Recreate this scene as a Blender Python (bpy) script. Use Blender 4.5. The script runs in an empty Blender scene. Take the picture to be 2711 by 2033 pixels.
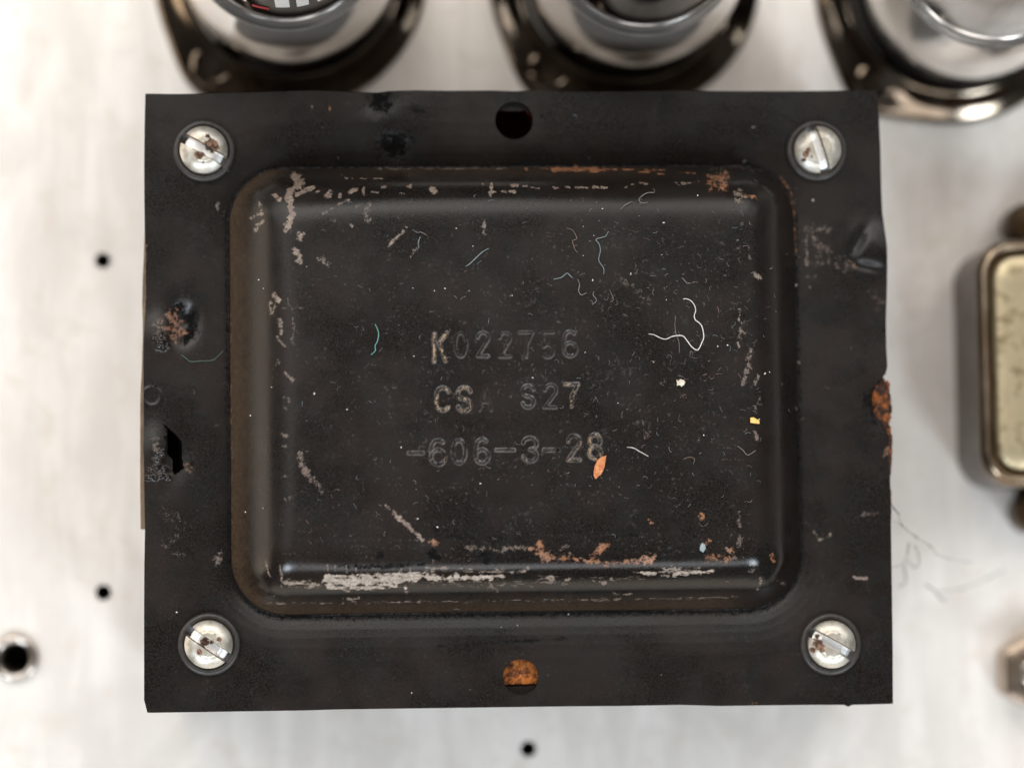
import bpy, bmesh, math, random
import numpy as np
from mathutils import Vector, Euler, Matrix, noise as mnoise

random.seed(7); rng = np.random.default_rng(7)
S = bpy.context.scene
COL = S.collection
S.unit_settings.system = 'METRIC'; S.unit_settings.scale_length = 0.01      # 1 unit = 1 cm

# ------------------------------------------------------------------ camera
CAM_ROT = (6.51569231e-02, -4.84110256e-02, -1.23339487e-02)
CAM_LOC = (-1.83945863, -2.11883764, 38.8419071)
FPX, CX, CY = 7000.0, 1355.5, 1016.5
cam = bpy.data.cameras.new('camera'); cam_o = bpy.data.objects.new('camera', cam); COL.objects.link(cam_o)
cam_o.location = CAM_LOC; cam_o.rotation_euler = CAM_ROT
cam.sensor_width = 36.0; cam.lens = 36.0 * FPX / 2711.0
cam.clip_start = 1.0; cam.clip_end = 1000.0
cam.dof.use_dof = True; cam.dof.focus_distance = 35.15; cam.dof.aperture_fstop = 0.060
cam.dof.aperture_blades = 8
S.camera = cam_o

# ------------------------------------------------------------------ world and lamps
W = bpy.data.worlds.new('World'); S.world = W; W.use_nodes = True
bg = W.node_tree.nodes['Background']; bg.inputs[0].default_value = (1.0, 0.955, 0.91, 1); bg.inputs[1].default_value = 0.07

def area(name, loc, target, sx, sy, radiance, color):
    l = bpy.data.lights.new(name, 'AREA'); l.shape = 'RECTANGLE'; l.size = sx; l.size_y = sy
    l.energy = radiance * math.pi * sx * sy; l.color = color
    o = bpy.data.objects.new(name, l); COL.objects.link(o); o.location = loc
    o.rotation_euler = (Vector(target) - Vector(loc)).to_track_quat('-Z', 'Y').to_euler()
    return o
area('ceiling_lamp', (-62, 62, 84), (0, 0, 2), 110, 110, 2.25, (1.0, 0.955, 0.905))
area('overhead_lamp', (6, 7, 120), (0, 0, 0), 60, 50, 0.14, (1.0, 0.965, 0.92))
area('left_fill_panel', (-98, 5, 5), (0, 5, 5), 90, 26, 3.0, (1.0, 0.84, 0.66))  # unseen low panel, added for the brown reflection on the dome's left flank
area('front_fill_panel', (0, -100, 4), (0, 0, 4), 150, 36, 1.6, (1.0, 0.87, 0.72))  # unseen low panel, added to give the dome's lower foot something to reflect
area('far_ceiling_lamp', (4, 80, 106), (0, 0, 2), 120, 90, 2.75, (1.0, 0.955, 0.905))
area('right_ceiling_lamp', (86, 70, 96), (0, 0, 2), 90, 90, 1.5, (1.0, 0.955, 0.91))
area('window_light_left', (-46, -74, 80), (0, 0, 3), 24, 30, 27.0, (0.80, 0.905, 1.0))
area('window_light_right', (52, -72, 80), (0, 0, 3), 24, 30, 27.0, (0.80, 0.905, 1.0))
area('window_light_middle', (4, -78, 92), (0, 0, 3), 50, 30, 4.4, (0.98, 0.98, 1.0))
S.view_settings.view_transform = 'Standard'; S.view_settings.look = 'None'
S.view_settings.exposure = 0.03; S.view_settings.gamma = 1.0
S.cycles.use_denoising = True
S.cycles.max_bounces = 8; S.cycles.diffuse_bounces = 4; S.cycles.glossy_bounces = 5

# ------------------------------------------------------------------ photo pixel -> point at a given height
RM = np.array(Euler(CAM_ROT, 'XYZ').to_matrix()); CL = np.array(CAM_LOC)
def P(px, py, z):
    d = np.stack([(np.asarray(px, float) - CX) / FPX, -(np.asarray(py, float) - CY) / FPX, -np.ones_like(np.asarray(px, float))], -1) @ RM.T
    t = (np.asarray(z) - CL[2]) / d[..., 2]
    return CL + d * t[..., None] if d.ndim > 1 else CL + d * t
H = 3.2                                   # flange height above the chassis
PXCM = FPX / (CL[2] - H)

# ------------------------------------------------------------------ mesh helpers
def new_obj(name, verts, faces, mat, parent=None, loc=(0, 0, 0), sharp=40, smooth=True):
    me = bpy.data.meshes.new(name)
    me.from_pydata([tuple(map(float, v)) for v in verts], [], [tuple(map(int, f)) for f in faces]); me.update()
    return link_mesh(name, me, mat, parent, loc, sharp, smooth)
def link_mesh(name, me, mat, parent=None, loc=(0, 0, 0), sharp=40, smooth=True):
    if smooth:
        me.polygons.foreach_set('use_smooth', np.ones(len(me.polygons), bool))
        if sharp: me.set_sharp_from_angle(angle=math.radians(sharp))
    if mat: me.materials.append(mat)
    o = bpy.data.objects.new(name, me); COL.objects.link(o); o.location = loc
    if parent: o.parent = parent
    return o
def thing(name, label, cat, loc=(0, 0, 0), group=None):
    o = bpy.data.objects.new(name, None); COL.objects.link(o); o.location = loc; o.empty_display_size = 0.5
    return tag(o, label, cat, group)
def tag(o, label, cat, group=None, kind=None):
    o['label'] = label; o['category'] = cat
    if group: o['group'] = group
    if kind: o['kind'] = kind
    return o
def lathe(profile, seg=96, cap_top=False):
    n = len(profile); v = []; f = []
    for r, z in profile:
        for k in range(seg):
            a = 2 * math.pi * k / seg; v.append((r * math.cos(a), r * math.sin(a), z))
    for i in range(n - 1):
        for k in range(seg):
            k2 = (k + 1) % seg
            f.append((i * seg + k, i * seg + k2, (i + 1) * seg + k2, (i + 1) * seg + k))
    if cap_top: f.append(tuple((n - 1) * seg + k for k in range(seg)))
    return v, f
def arc(cx, cy, r, a0, a1, n, ry=None):
    ry = r if ry is None else ry
    return [(cx + r * math.cos(math.radians(a0 + (a1 - a0) * i / n)), cy + ry * math.sin(math.radians(a0 + (a1 - a0) * i / n))) for i in range(n + 1)]
def rrect(x0, y0, x1, y1, r, n=8):
    return (arc(x1 - r, y1 - r, r, 0, 90, n) + arc(x0 + r, y1 - r, r, 90, 180, n)
            + arc(x0 + r, y0 + r, r, 180, 270, n) + arc(x1 - r, y0 + r, r, 270, 360, n))
def loops_mesh(loops, cap=True):
    """rings of equal length joined in order; each ring a list of (x, y, z)"""
    n = len(loops[0]); v = [p for l in loops for p in l]; f = []
    for i in range(len(loops) - 1):
        for k in range(n):
            k2 = (k + 1) % n
            f.append((i * n + k, i * n + k2, (i + 1) * n + k2, (i + 1) * n + k))
    if cap: f.append(tuple((len(loops) - 1) * n + k for k in range(n)))
    return v, f
def holed_sheet(outer, holes, z, depth):
    """flat sheet at height z with hole loops; each hole gets a wall going down by depth"""
    bm = bmesh.new(); edges = []
    def ring(pts):
        vs = [bm.verts.new((p[0], p[1], z)) for p in pts]
        es = [bm.edges.new((vs[i], vs[(i + 1) % len(vs)])) for i in range(len(vs))]
        edges.extend(es); return vs
    ro = ring(outer); rh = [ring(h) for h in holes]
    bmesh.ops.triangle_fill(bm, use_beauty=True, use_dissolve=False, edges=edges, normal=(0, 0, 1))
    for f in bm.faces:
        if f.normal.z < 0: f.normal_flip()
    for r in rh:
        lo = [bm.verts.new((v.co.x, v.co.y, z - depth)) for v in r]
        for i in range(len(r)):
            j = (i + 1) % len(r); bm.faces.new((r[i], r[j], lo[j], lo[i]))
    return bm, ro
def tube_path(pts, radii, seg=5):
    pts = [Vector(p) for p in pts]; v = []; f = []; n = len(pts)
    for i, p in enumerate(pts):
        t = (pts[min(i + 1, n - 1)] - pts[max(i - 1, 0)]).normalized()
        up = Vector((0, 0, 1)) if abs(t.z) < 0.95 else Vector((1, 0, 0))
        a = t.cross(up).normalized(); b = a.cross(t)
        r = radii[i] if hasattr(radii, '__len__') else radii
        for k in range(seg):
            w = 2 * math.pi * k / seg; v.append(p + (a * math.cos(w) + b * math.sin(w)) * r)
    for i in range(n - 1):
        for k in range(seg):
            k2 = (k + 1) % seg; f.append((i * seg + k, i * seg + k2, (i + 1) * seg + k2, (i + 1) * seg + k))
    f.append(tuple(range(seg))[::-1]); f.append(tuple((n - 1) * seg + k for k in range(seg)))
    return v, f
def spline(pts, m=6):
    """Catmull-Rom through the points"""
    pts = [np.array(p, float) for p in pts]; q = [2 * pts[0] - pts[1]] + pts + [2 * pts[-1] - pts[-2]]; out = []
    for i in range(1, len(q) - 2):
        a, b, c, d = q[i - 1], q[i], q[i + 1], q[i + 2]
        for s in range(m):
            t = s / m
            out.append(0.5 * (2 * b + (c - a) * t + (2 * a - 5 * b + 4 * c - d) * t * t + (3 * b - a - 3 * c + d) * t ** 3))
    out.append(pts[-1]); return out

# ------------------------------------------------------------------ materials
class Mat:
    def __init__(s, name):
        s.m = bpy.data.materials.new(name); s.m.use_nodes = True; s.t = s.m.node_tree; s.n = s.t.nodes; s.b = s.n['Principled BSDF']
        s.co = s.n.new('ShaderNodeTexCoord').outputs['Object']
    def link(s, a, b): s.t.links.new(a, b)
    def map(s, scale, loc=(0, 0, 0)):
        k = s.n.new('ShaderNodeMapping'); s.link(s.co, k.inputs[0]); k.inputs['Scale'].default_value = scale; k.inputs['Location'].default_value = loc
        return k.outputs[0]
    def noise(s, scale, detail=4, rough=0.55, vec=None, dist=0.0):
        k = s.n.new('ShaderNodeTexNoise'); s.link(vec or s.co, k.inputs['Vector']); k.inputs['Scale'].default_value = scale
        k.inputs['Detail'].default_value = detail; k.inputs['Roughness'].default_value = rough; k.inputs['Distortion'].default_value = dist
        return k.outputs['Fac']
    def attr(s, name):
        k = s.n.new('ShaderNodeAttribute'); k.attribute_name = name; return k.outputs['Fac']
    def math(s, op, a, b=None, c=None):
        k = s.n.new('ShaderNodeMath'); k.operation = op
        for i, x in enumerate((a, b, c)):
            if x is None: continue
            if isinstance(x, (int, float)): k.inputs[i].default_value = x
            else: s.link(x, k.inputs[i])
        return k.outputs[0]
    def rng(s, v, a, b, c=0.0, d=1.0, smooth=True):
        k = s.n.new('ShaderNodeMapRange'); k.interpolation_type = 'SMOOTHSTEP' if smooth else 'LINEAR'; s.link(v, k.inputs[0])
        for i, x in enumerate((a, b, c, d)): k.inputs[1 + i].default_value = x
        return k.outputs[0]
    def mix(s, fac, a, b):
        k = s.n.new('ShaderNodeMix'); k.data_type = 'RGBA'
        if isinstance(fac, (int, float)): k.inputs[0].default_value = fac
        else: s.link(fac, k.inputs[0])
        for i, x in ((6, a), (7, b)):
            if isinstance(x, tuple): k.inputs[i].default_value = (*x, 1)
            else: s.link(x, k.inputs[i])
        return k.outputs[2]
    def mixf(s, fac, a, b):
        k = s.n.new('ShaderNodeMix'); k.data_type = 'FLOAT'
        if isinstance(fac, (int, float)): k.inputs[0].default_value = fac
        else: s.link(fac, k.inputs[0])
        for i, x in ((2, a), (3, b)):
            if isinstance(x, (int, float)): k.inputs[i].default_value = x
            else: s.link(x, k.inputs[i])
        return k.outputs[0]
    def set(s, **kw):
        nm = {'color': 'Base Color', 'rough': 'Roughness', 'metal': 'Metallic', 'spec': 'Specular IOR Level', 'coat': 'Coat Weight', 'trans': 'Transmission Weight', 'ior': 'IOR', 'coatr': 'Coat Roughness'}
        for k, v in kw.items():
            i = s.b.inputs[nm[k]]
            if isinstance(v, tuple): i.default_value = (*v, 1)
            elif isinstance(v, (int, float)): i.default_value = v
            else: s.link(v, i)
        return s
    def bump(s, h, strength, dist):
        k = s.n.new('ShaderNodeBump'); s.link(h, k.inputs['Height']); k.inputs['Strength'].default_value = strength; k.inputs['Distance'].default_value = dist
        s.link(k.outputs[0], s.b.inputs['Normal']); return s

# black enamel of the transformer cover, with chips, rust, grime, painted shade and painted reflections read from masks
M = Mat('black_enamel')
speck = M.noise(66, 2, 0.7); fine = M.noise(17, 5, 0.65); big = M.noise(0.9, 4, 0.6)
ink = M.mix(M.rng(speck, 0.38, 0.64), (0.0014, 0.0012, 0.0011), (0.0185, 0.0136, 0.0112))
ink = M.mix(M.rng(big, 0.4, 0.65, 0.0, 0.5), ink, (0.020, 0.0135, 0.0105))
ink = M.mix(M.rng(M.noise(2.1, 3, 0.6), 0.45, 0.62, 0.0, 0.35), ink, (0.011, 0.0125, 0.0115))
fleck = M.math('MULTIPLY', M.rng(M.noise(25, 2, 0.5), 0.60, 0.70), M.rng(M.noise(2.7, 3, 0.6), 0.42, 0.62))
ink = M.mix(M.math('MULTIPLY', fleck, M.rng(M.attr('dust'), 0.1, 0.6, 0.06, 0.42)), ink, (0.105, 0.086, 0.077))
haze_m = M.math('MULTIPLY', M.rng(M.noise(2.2, 5, 0.7), 0.5, 0.72), M.rng(fine, 0.5, 0.72))
dustm = M.math('MULTIPLY', haze_m, M.attr('dust'))
ink = M.mix(M.math('MULTIPLY', dustm, 0.34), ink, (0.15, 0.125, 0.115))
ink = M.mix(M.math('MULTIPLY', M.attr('brown_reflection'), M.rng(fine, 0.3, 0.7, 0.55, 1.0)), ink, (0.085, 0.054, 0.033))  # brown reflection of the pale chassis, painted into the colour
tar_shade = M.rng(M.math('ADD', M.attr('tar_shade'), M.math('ADD', M.math('MULTIPLY', M.math('SUBTRACT', fine, 0.5), 1.3), M.math('MULTIPLY', M.math('SUBTRACT', speck, 0.5), 1.8))), 0.25, 0.85)
ink = M.mix(tar_shade, ink, (0.003, 0.0026, 0.0025))
wn = M.math('ADD', M.math('MULTIPLY', M.math('SUBTRACT', fine, 0.52), 3.4), M.math('MULTIPLY', M.math('SUBTRACT', speck, 0.5), 2.0))
wear = M.math('MULTIPLY', M.rng(M.math('ADD', M.attr('wear'), M.math('MULTIPLY', wn, M.rng(M.attr('wear'), 0.0, 0.15))), 0.22, 0.70), M.math('MULTIPLY', M.rng(M.attr('wear'), 0.0, 0.85, 0.12, 1.0), M.rng(speck, 0.30, 0.62, 0.45, 1.0)))
sn = M.noise(1.0, 5, 0.7, M.map((7, 34, 1)), 0.3)
scr = M.rng(M.math('ADD', M.attr('scrape'), M.math('MULTIPLY', M.math('ADD', M.math('MULTIPLY', M.math('SUBTRACT', sn, 0.52), 4.6), M.math('MULTIPLY', M.math('SUBTRACT', speck, 0.5), 1.0)), M.rng(M.attr('scrape'), 0.0, 0.2))), 0.30, 0.62)
wear = M.math('MAXIMUM', wear, M.math('MULTIPLY', scr, M.rng(M.attr('scrape'), 0.0, 0.8, 0.25, 1.0)))
wcol = M.mix(M.rng(M.noise(3, 2, 0.5), 0.4, 0.62), (0.36, 0.285, 0.225), (0.26, 0.19, 0.162))
wcol = M.mix(M.rng(M.attr('scrape'), 0.4, 0.9), wcol, (0.50, 0.42, 0.355))
wcol = M.mix(M.rng(M.noise(24, 3, 0.6), 0.42, 0.62, 0.55, 0.0), wcol, (0.16, 0.125, 0.105))
base = M.mix(M.math('MULTIPLY', wear, 0.92), ink, wcol)
rust = M.rng(M.math('ADD', M.attr('rust'), M.math('MULTIPLY', wn, M.rng(M.attr('rust'), 0.0, 0.15))), 0.28, 0.72)
rcol = M.mix(M.rng(fine, 0.38, 0.62), (0.15, 0.066, 0.034), (0.35, 0.155, 0.072))
rcol = M.mix(M.rng(M.noise(1.1, 2, 0.5), 0.45, 0.6), rcol, M.mix(M.rng(fine, 0.38, 0.62), (0.16, 0.085, 0.055), (0.33, 0.17, 0.11)))
rust = M.math('MULTIPLY', rust, M.rng(M.attr('rust'), 0.0, 0.95, 0.08, 1.0))
base = M.mix(rust, base, rcol)
orr = M.rng(M.math('ADD', M.attr('copper'), M.math('MULTIPLY', wn, M.rng(M.attr('copper'), 0.0, 0.15))), 0.3, 0.7)
base = M.mix(orr, base, (0.36, 0.25, 0.155))
base = M.mix(M.math('MULTIPLY', M.attr('edge'), 0.8), base, (0.26, 0.225, 0.205))  # glint on the pressed letter rims, painted into the colour
rough = M.mixf(M.rng(big, 0.35, 0.65), 0.25, 0.34)
rough = M.mixf(wear, rough, 0.55); rough = M.mixf(rust, rough, 0.8); rough = M.mixf(M.math('MULTIPLY', dustm, 0.8), rough, 0.7)
rough = M.mixf(M.attr('polish'), rough, M.math('MULTIPLY', rough, 0.52))
rough = M.mixf(tar_shade, rough, 0.75)
rough = M.mixf(M.attr('bead'), rough, 0.13)
M.set(color=base, rough=rough, spec=M.mixf(tar_shade, 0.31, 0.06))
hgt = M.math('ADD', M.math('MULTIPLY', speck, 0.5), M.math('MULTIPLY', fine, 0.8))
M.bump(hgt, 0.16, 0.012)
ENAMEL = M.m

M = Mat('satin_aluminium')
sm = M.noise(1.0, 4, 0.6, M.map((1.6, 0.30, 1)), 0.4); bl = M.noise(0.55, 5, 0.62, dist=0.6); bl2 = M.noise(2.6, 3, 0.5)
c = M.mix(M.rng(sm, 0.36, 0.66), (0.89, 0.835, 0.775), (0.76, 0.705, 0.65))
c = M.mix(M.rng(bl, 0.46, 0.72, 0, 0.8), c, (0.66, 0.61, 0.555))
c = M.mix(M.math('MULTIPLY', M.rng(bl2, 0.54, 0.70), 0.4), c, (0.70, 0.61, 0.52))
br = M.noise(1.0, 3, 0.6, M.map((14, 0.9, 1)))
c = M.mix(M.rng(br, 0.52, 0.72, 0.0, 0.35), c, (0.66, 0.63, 0.60))
st = M.attr('stain'); c = M.mix(M.math('MULTIPLY', st, 0.5), c, (0.45, 0.42, 0.38))
M.set(color=c, metal=0.12, rough=M.rng(bl, 0.3, 0.7, 0.28, 0.40)); M.bump(sm, 0.05, 0.02)
CHASSIS = M.m

def simple(name, color, rough=0.5, metal=0.0, spec=0.5, var=0.0, nscale=8, bump=0.0, bdist=0.01, col2=None, lo=0.35, hi=0.65, detail=5):
    M = Mat(name); n = M.noise(nscale, detail, 0.62)
    if col2 is not None: M.set(color=M.mix(M.rng(n, lo, hi), color, col2))
    else: M.set(color=color)
    M.set(rough=M.rng(n, 0.3, 0.7, max(0.02, rough - var), rough + var) if var else rough, metal=metal, spec=spec)
    if bump: M.bump(n, bump, bdist)
    return M.m
CORE = simple('lamination_steel', (0.030, 0.024, 0.020), 0.6, 0.3, col2=(0.060, 0.040, 0.026), nscale=6, bump=0.3)
WELL = simple('dark_hole_rust', (0.10, 0.018, 0.006), 0.9, col2=(0.24, 0.055, 0.014), nscale=14, bump=0.6, bdist=0.02)
RUST = simple('flaking_rust', (0.020, 0.007, 0.003), 0.9, col2=(0.27, 0.075, 0.012), lo=0.44, hi=0.64, nscale=10, bump=0.9, bdist=0.03)
RUST_B = simple('bright_rust', (0.09, 0.024, 0.006), 0.9, col2=(0.46, 0.14, 0.022), lo=0.40, hi=0.60, nscale=16, bump=0.9, bdist=0.03)
FISH = simple('brown_side_plate', (0.13, 0.085, 0.05), 0.45, col2=(0.20, 0.14, 0.085), nscale=3)
SOLDER = simple('lumpy_solder', (0.014, 0.011, 0.010), 0.14, 0.0, spec=1.0, col2=(0.05, 0.038, 0.034), nscale=5, bump=0.3, bdist=0.04, detail=2)
WASHER = simple('black_washer', (0.020, 0.017, 0.016), 0.42, col2=(0.038, 0.031, 0.028), nscale=15, bump=0.2)
M = Mat('nickel_screw'); n = M.noise(6, 4, 0.6); n2 = M.noise(18, 4, 0.6)
c = M.mix(M.rng(n, 0.35, 0.65), (0.48, 0.44, 0.36), (0.72, 0.695, 0.63))
c = M.mix(M.attr('slot_sheen'), c, (0.95, 0.94, 0.91))  # pale slot floor: overhead reflection painted into the colour
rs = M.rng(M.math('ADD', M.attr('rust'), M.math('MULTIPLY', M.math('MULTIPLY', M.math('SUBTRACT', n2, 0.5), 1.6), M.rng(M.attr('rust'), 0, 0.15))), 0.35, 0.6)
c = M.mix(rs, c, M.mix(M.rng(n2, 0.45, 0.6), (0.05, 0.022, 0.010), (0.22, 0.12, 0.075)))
M.set(color=c, metal=M.mixf(rs, 0.85, 0.1), rough=M.mixf(rs, 0.46, 0.8)); M.bump(n2, 0.15, 0.01); SCREW = M.m
RING = simple('bronze_socket_metal', (0.12, 0.092, 0.066), 0.12, 1.0, col2=(0.24, 0.195, 0.15), nscale=1.2, var=0.04)
BOLT = simple('bright_steel', (0.55, 0.52, 0.47), 0.25, 1.0, col2=(0.70, 0.67, 0.62), nscale=4)
BAKE = simple('black_bakelite', (0.010, 0.009, 0.009), 0.25)
COLLAR = simple('plated_collar', (0.92, 0.87, 0.815), 0.17, 0.9, col2=(0.84, 0.785, 0.73), nscale=1.3, var=0.05, bump=0.35, bdist=0.12, detail=0)
GLASS = simple('smoked_glass', (0.006, 0.005, 0.005), 0.04, 0.0, spec=0.7)
SILVER = simple('silvered_glass', (0.78, 0.755, 0.74), 0.10, 1.0, col2=(0.50, 0.48, 0.465), nscale=1.1, bump=0.22, bdist=0.12, detail=0)
WPRINT = simple('white_print', (0.75, 0.72, 0.68), 0.4); RPRINT = simple('red_print', (0.38, 0.03, 0.03), 0.4)
CANSIDE = simple('lacquered_can', (0.20, 0.145, 0.095), 0.22, 0.9, col2=(0.32, 0.25, 0.18), nscale=1.6, var=0.06)
CANWALL = simple('brown_can_wall', (0.050, 0.030, 0.018), 0.35, 0.3, col2=(0.085, 0.055, 0.034), nscale=1.6, var=0.06)
CANTOP = simple('tarnished_tin', (0.49, 0.405, 0.255), 0.38, 0.6, col2=(0.23, 0.175, 0.095), nscale=5.5, var=0.08, lo=0.48, hi=0.66, bump=0.15)
GROOVE = simple('dark_lacquer_seam', (0.06, 0.032, 0.010), 0.3, 0.5)
NUT = simple('zinc_nut', (0.36, 0.275, 0.205), 0.25, 0.95, col2=(0.48, 0.385, 0.30), nscale=3)
EYELET = simple('tinned_eyelet', (0.46, 0.41, 0.37), 0.22, 0.95, col2=(0.58, 0.53, 0.48), nscale=4)
def plain(name, c, rough=0.7): return simple(name, c, rough, col2=tuple(min(1, x * 1.25) for x in c), nscale=20)
LINT_W = plain('white_lint', (0.62, 0.58, 0.54)); LINT_T = plain('teal_lint', (0.13, 0.32, 0.29)); LINT_G = plain('pale_green_lint', (0.085, 0.135, 0.11))
LINT_D = plain('grey_lint', (0.20, 0.178, 0.165)); LINT_B = plain('brown_lint', (0.20, 0.135, 0.10)); LINT_C = plain('bluish_lint', (0.22, 0.26, 0.275))
FLAKE_O = simple('orange_paint', (0.42, 0.12, 0.035), 0.6, col2=(0.66, 0.27, 0.11), nscale=14, bump=0.5, bdist=0.02); FLAKE_Y = plain('yellow_paint', (0.80, 0.47, 0.14)); CRUMB = simple('cream_crumb', (0.66, 0.57, 0.44), 0.8, col2=(0.85, 0.76, 0.63), nscale=16, bump=0.8, bdist=0.03)
WEB = plain('grey_web', (0.16, 0.165, 0.17))

# ------------------------------------------------------------------ the transformer cover as one pressed sheet
def smoothstep(a, b, x):
    t = np.clip((x - a) / (b - a), 0, 1); return t * t * (3 - 2 * t)
zb = H + 0.15
dx0 = P(608, 1030, zb)[0]; dx1 = P(2114, 1030, zb)[0]; dy1 = P(1360, 440, zb)[1]; dy0 = P(1360, 1619, zb)[1]
DC = ((dx0 + dx1) / 2, (dy0 + dy1) / 2); DB = ((dx1 - dx0) / 2, (dy1 - dy0) / 2); RC = 0.74
# wall angle against inset: steepest at the foot, easing out into the crown
_d = np.linspace(0, 1.5, 151); _th = np.interp(_d, [0, .25, .45, .60, .75, .90, 1.05, 1.20, 1.35, 1.5], [51, 49, 44, 37, 28.5, 20, 12.5, 6.5, 2.2, 0])
_th = np.convolve(np.pad(_th, 6, mode='edge'), np.ones(13) / 13, mode='valid')
_z = np.concatenate([[0], np.cumsum(np.tan(np.radians(_th[1:] + _th[:-1]) / 2) * 0.01)])
_lip = [(-0.85, 0.0), (-0.62, -0.004), (-0.45, -0.014), (-0.32, -0.028), (-0.21, -0.046), (-0.12, -0.066), (-0.06, -0.082), (-0.025, -0.090), (-0.008, -0.082)]
PD = np.concatenate([[q[0] for q in _lip], _d]); PZ = np.concatenate([[q[1] for q in _lip], _z]); DH = float(_z[-1])
SIDE_W = (0.78, 0.64, 0.48, 0.52)            # how wide the shoulder runs on the left, right, top and bottom sides
def sdf(x, y):
    qx = np.abs(x - DC[0]) - DB[0] + RC; qy = np.abs(y - DC[1]) - DB[1] + RC
    a, b = np.maximum(-qx, 0), np.maximum(-qy, 0); mn = np.minimum(a, b); k = 1.1 * smoothstep(0, 0.6, mn) + 1e-6
    mn = mn - (np.maximum(k - np.abs(a - b), 0) / k) ** 2 * k * 0.25
    return RC - np.hypot(np.maximum(qx, 0), np.maximum(qy, 0)) + mn
def inset(x, y):
    d = sdf(x, y); e = (x - DC[0] + DB[0], DC[0] + DB[0] - x, DC[1] + DB[1] - y, y - DC[1] + DB[1]); ws = 0; wd = 0
    for q, sw in zip(e, SIDE_W):
        k = 1 / (np.maximum(q, 0) + 0.30) ** 2.4; ws = ws + k; wd = wd + k * sw
    return np.where(d > 0, d / (wd / ws), d)
def hbase(x, y):
    d = inset(x, y); z = H + np.interp(d, PD, PZ, left=0, right=DH)
    z = z + 0.02 * smoothstep(1.4, 5.0, d)                                      # very slight crown
    return z
def PS(px, py):
    """photo pixel -> point on the cover's surface"""
    px = np.asarray(px, float); py = np.asarray(py, float); z = np.full(px.shape, H + DH)
    for _ in range(6):
        p = P(px, py, z); z = hbase(p[..., 0], p[..., 1])
    return np.concatenate([p[..., :2], z[..., None]], -1)

TOP = [(385, 249), (460, 250), (541, 249), (640, 247), (700, 245), (760, 243), (830, 241), (880, 243), (940, 245), (1000, 246), (1030, 242), (1100, 240), (1180, 241), (1300, 240), (1360, 242), (1440, 239), (1500, 244), (1650, 243), (1800, 241), (1960, 242), (2100, 242), (2220, 241), (2300, 240), (2321, 241)]
BOT = [(390, 1885), (398, 1886), (600, 1883), (800, 1880), (900, 1877), (1050, 1875), (1200, 1873), (1350, 1871), (1500, 1869), (1640, 1868), (1800, 1865), (1905, 1868), (2050, 1866), (2150, 1865), (2235, 1865), (2246, 1870), (2256, 1865), (2300, 1864), (2364, 1862)]
LEFT = [(385, 249), (383, 330), (382, 420), (382, 500), (383, 600), (386, 680), (386, 780), (383, 860), (380, 920), (380, 1000), (381, 1150), (382, 1300), (384, 1400), (382, 1500), (381.5, 1640), (381.5, 1760), (381.5, 1852), (390, 1885)]
RIGHT = [(2321, 241), (2325, 280), (2331, 400), (2333, 500), (2336, 560), (2341, 600), (2347, 650), (2349, 700), (2349, 760), (2346, 850), (2347, 920), (2350, 970), (2345, 990), (2330, 1005), (2310, 1030), (2303, 1052), (2312, 1085), (2330, 1120), (2348, 1142), (2354, 1156), (2355, 1200), (2358, 1350), (2360, 1500), (2363, 1700), (2364, 1862)]
def poly_world(pts): a = np.array(pts, float); return P(a[:, 0], a[:, 1], np.full(len(a), H))
wt, wb, wl, wr = map(poly_world, (TOP, BOT, LEFT, RIGHT))
def param(w, axis, t):
    s = w[:, axis]; s = (s - s[0]) / (s[-1] - s[0])
    return np.stack([np.interp(t, s, w[:, 0]), np.interp(t, s, w[:, 1])], -1)
NU, NV = 742, 622
u = np.linspace(0, 1, NU); v = np.linspace(0, 1, NV)            # v from the bottom edge to the top edge
ct = param(wt, 0, u); cb = param(wb, 0, u); cl = param(wl[::-1], 1, v); cr = param(wr[::-1], 1, v)
U, V = np.meshgrid(u, v)
def coons(k):
    c00, c10, c01, c11 = cb[0, k], cb[-1, k], ct[0, k], ct[-1, k]
    # pull the local edge wiggles only into the margin next to that edge
    lin = (1 - U) * (1 - V) * c00 + U * (1 - V) * c10 + (1 - U) * V * c01 + U * V * c11
    e = lambda t: np.clip(1 - t * 8, 0, 1) ** 1.5
    lb = cb[:, k] - ((1 - u) * c00 + u * c10); lt = ct[:, k] - ((1 - u) * c01 + u * c11)
    ll = cl[:, k] - ((1 - v) * c00 + v * c01); lr = cr[:, k] - ((1 - v) * c10 + v * c11)
    return lin + e(V) * lb[None, :] + e(1 - V) * lt[None, :] + e(U) * ll[:, None] + e(1 - U) * lr[:, None]
X, Y = coons(0), coons(1)
HOLES = [(1361, 319, 0.256), (1379, 1792, 0.238)]
cell = 10.0 / NU
TORN = np.array([(428, 1118), (457, 1142), (480, 1167), (481, 1210), (487, 1239), (463, 1257), (455, 1246), (457, 1217), (435, 1193), (440, 1173), (434, 1155), (443, 1152), (437, 1133)], float)
torn_w = P(TORN[:, 0], TORN[:, 1], np.full(len(TORN), H))[:, :2]
hole_w = [(P(a, b, H)[:2], r) for a, b, r in HOLES]
for c, r in hole_w:
    dx, dy = X - c[0], Y - c[1]; rr = np.hypot(dx, dy); m = np.abs(rr - r) < 0.62 * cell
    X[m] = c[0] + dx[m] / rr[m] * r; Y[m] = c[1] + dy[m] / rr[m] * r
Z = hbase(X, Y); D = sdf(X, Y)
def blur(a, n, k):
    for _ in range(k):
        for ax in (0, 1):
            p = np.pad(a, [(n, n) if i == ax else (0, 0) for i in (0, 1)], mode='edge'); c_ = np.cumsum(p, axis=ax); c_ = np.concatenate([np.zeros_like(np.take(c_, [0], ax)), c_], ax)
            hi = np.take(c_, range(2 * n + 1, c_.shape[ax]), ax); lo_ = np.take(c_, range(0, c_.shape[ax] - 2 * n - 1), ax); a = (hi - lo_) / (2 * n + 1)
    return a
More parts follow.
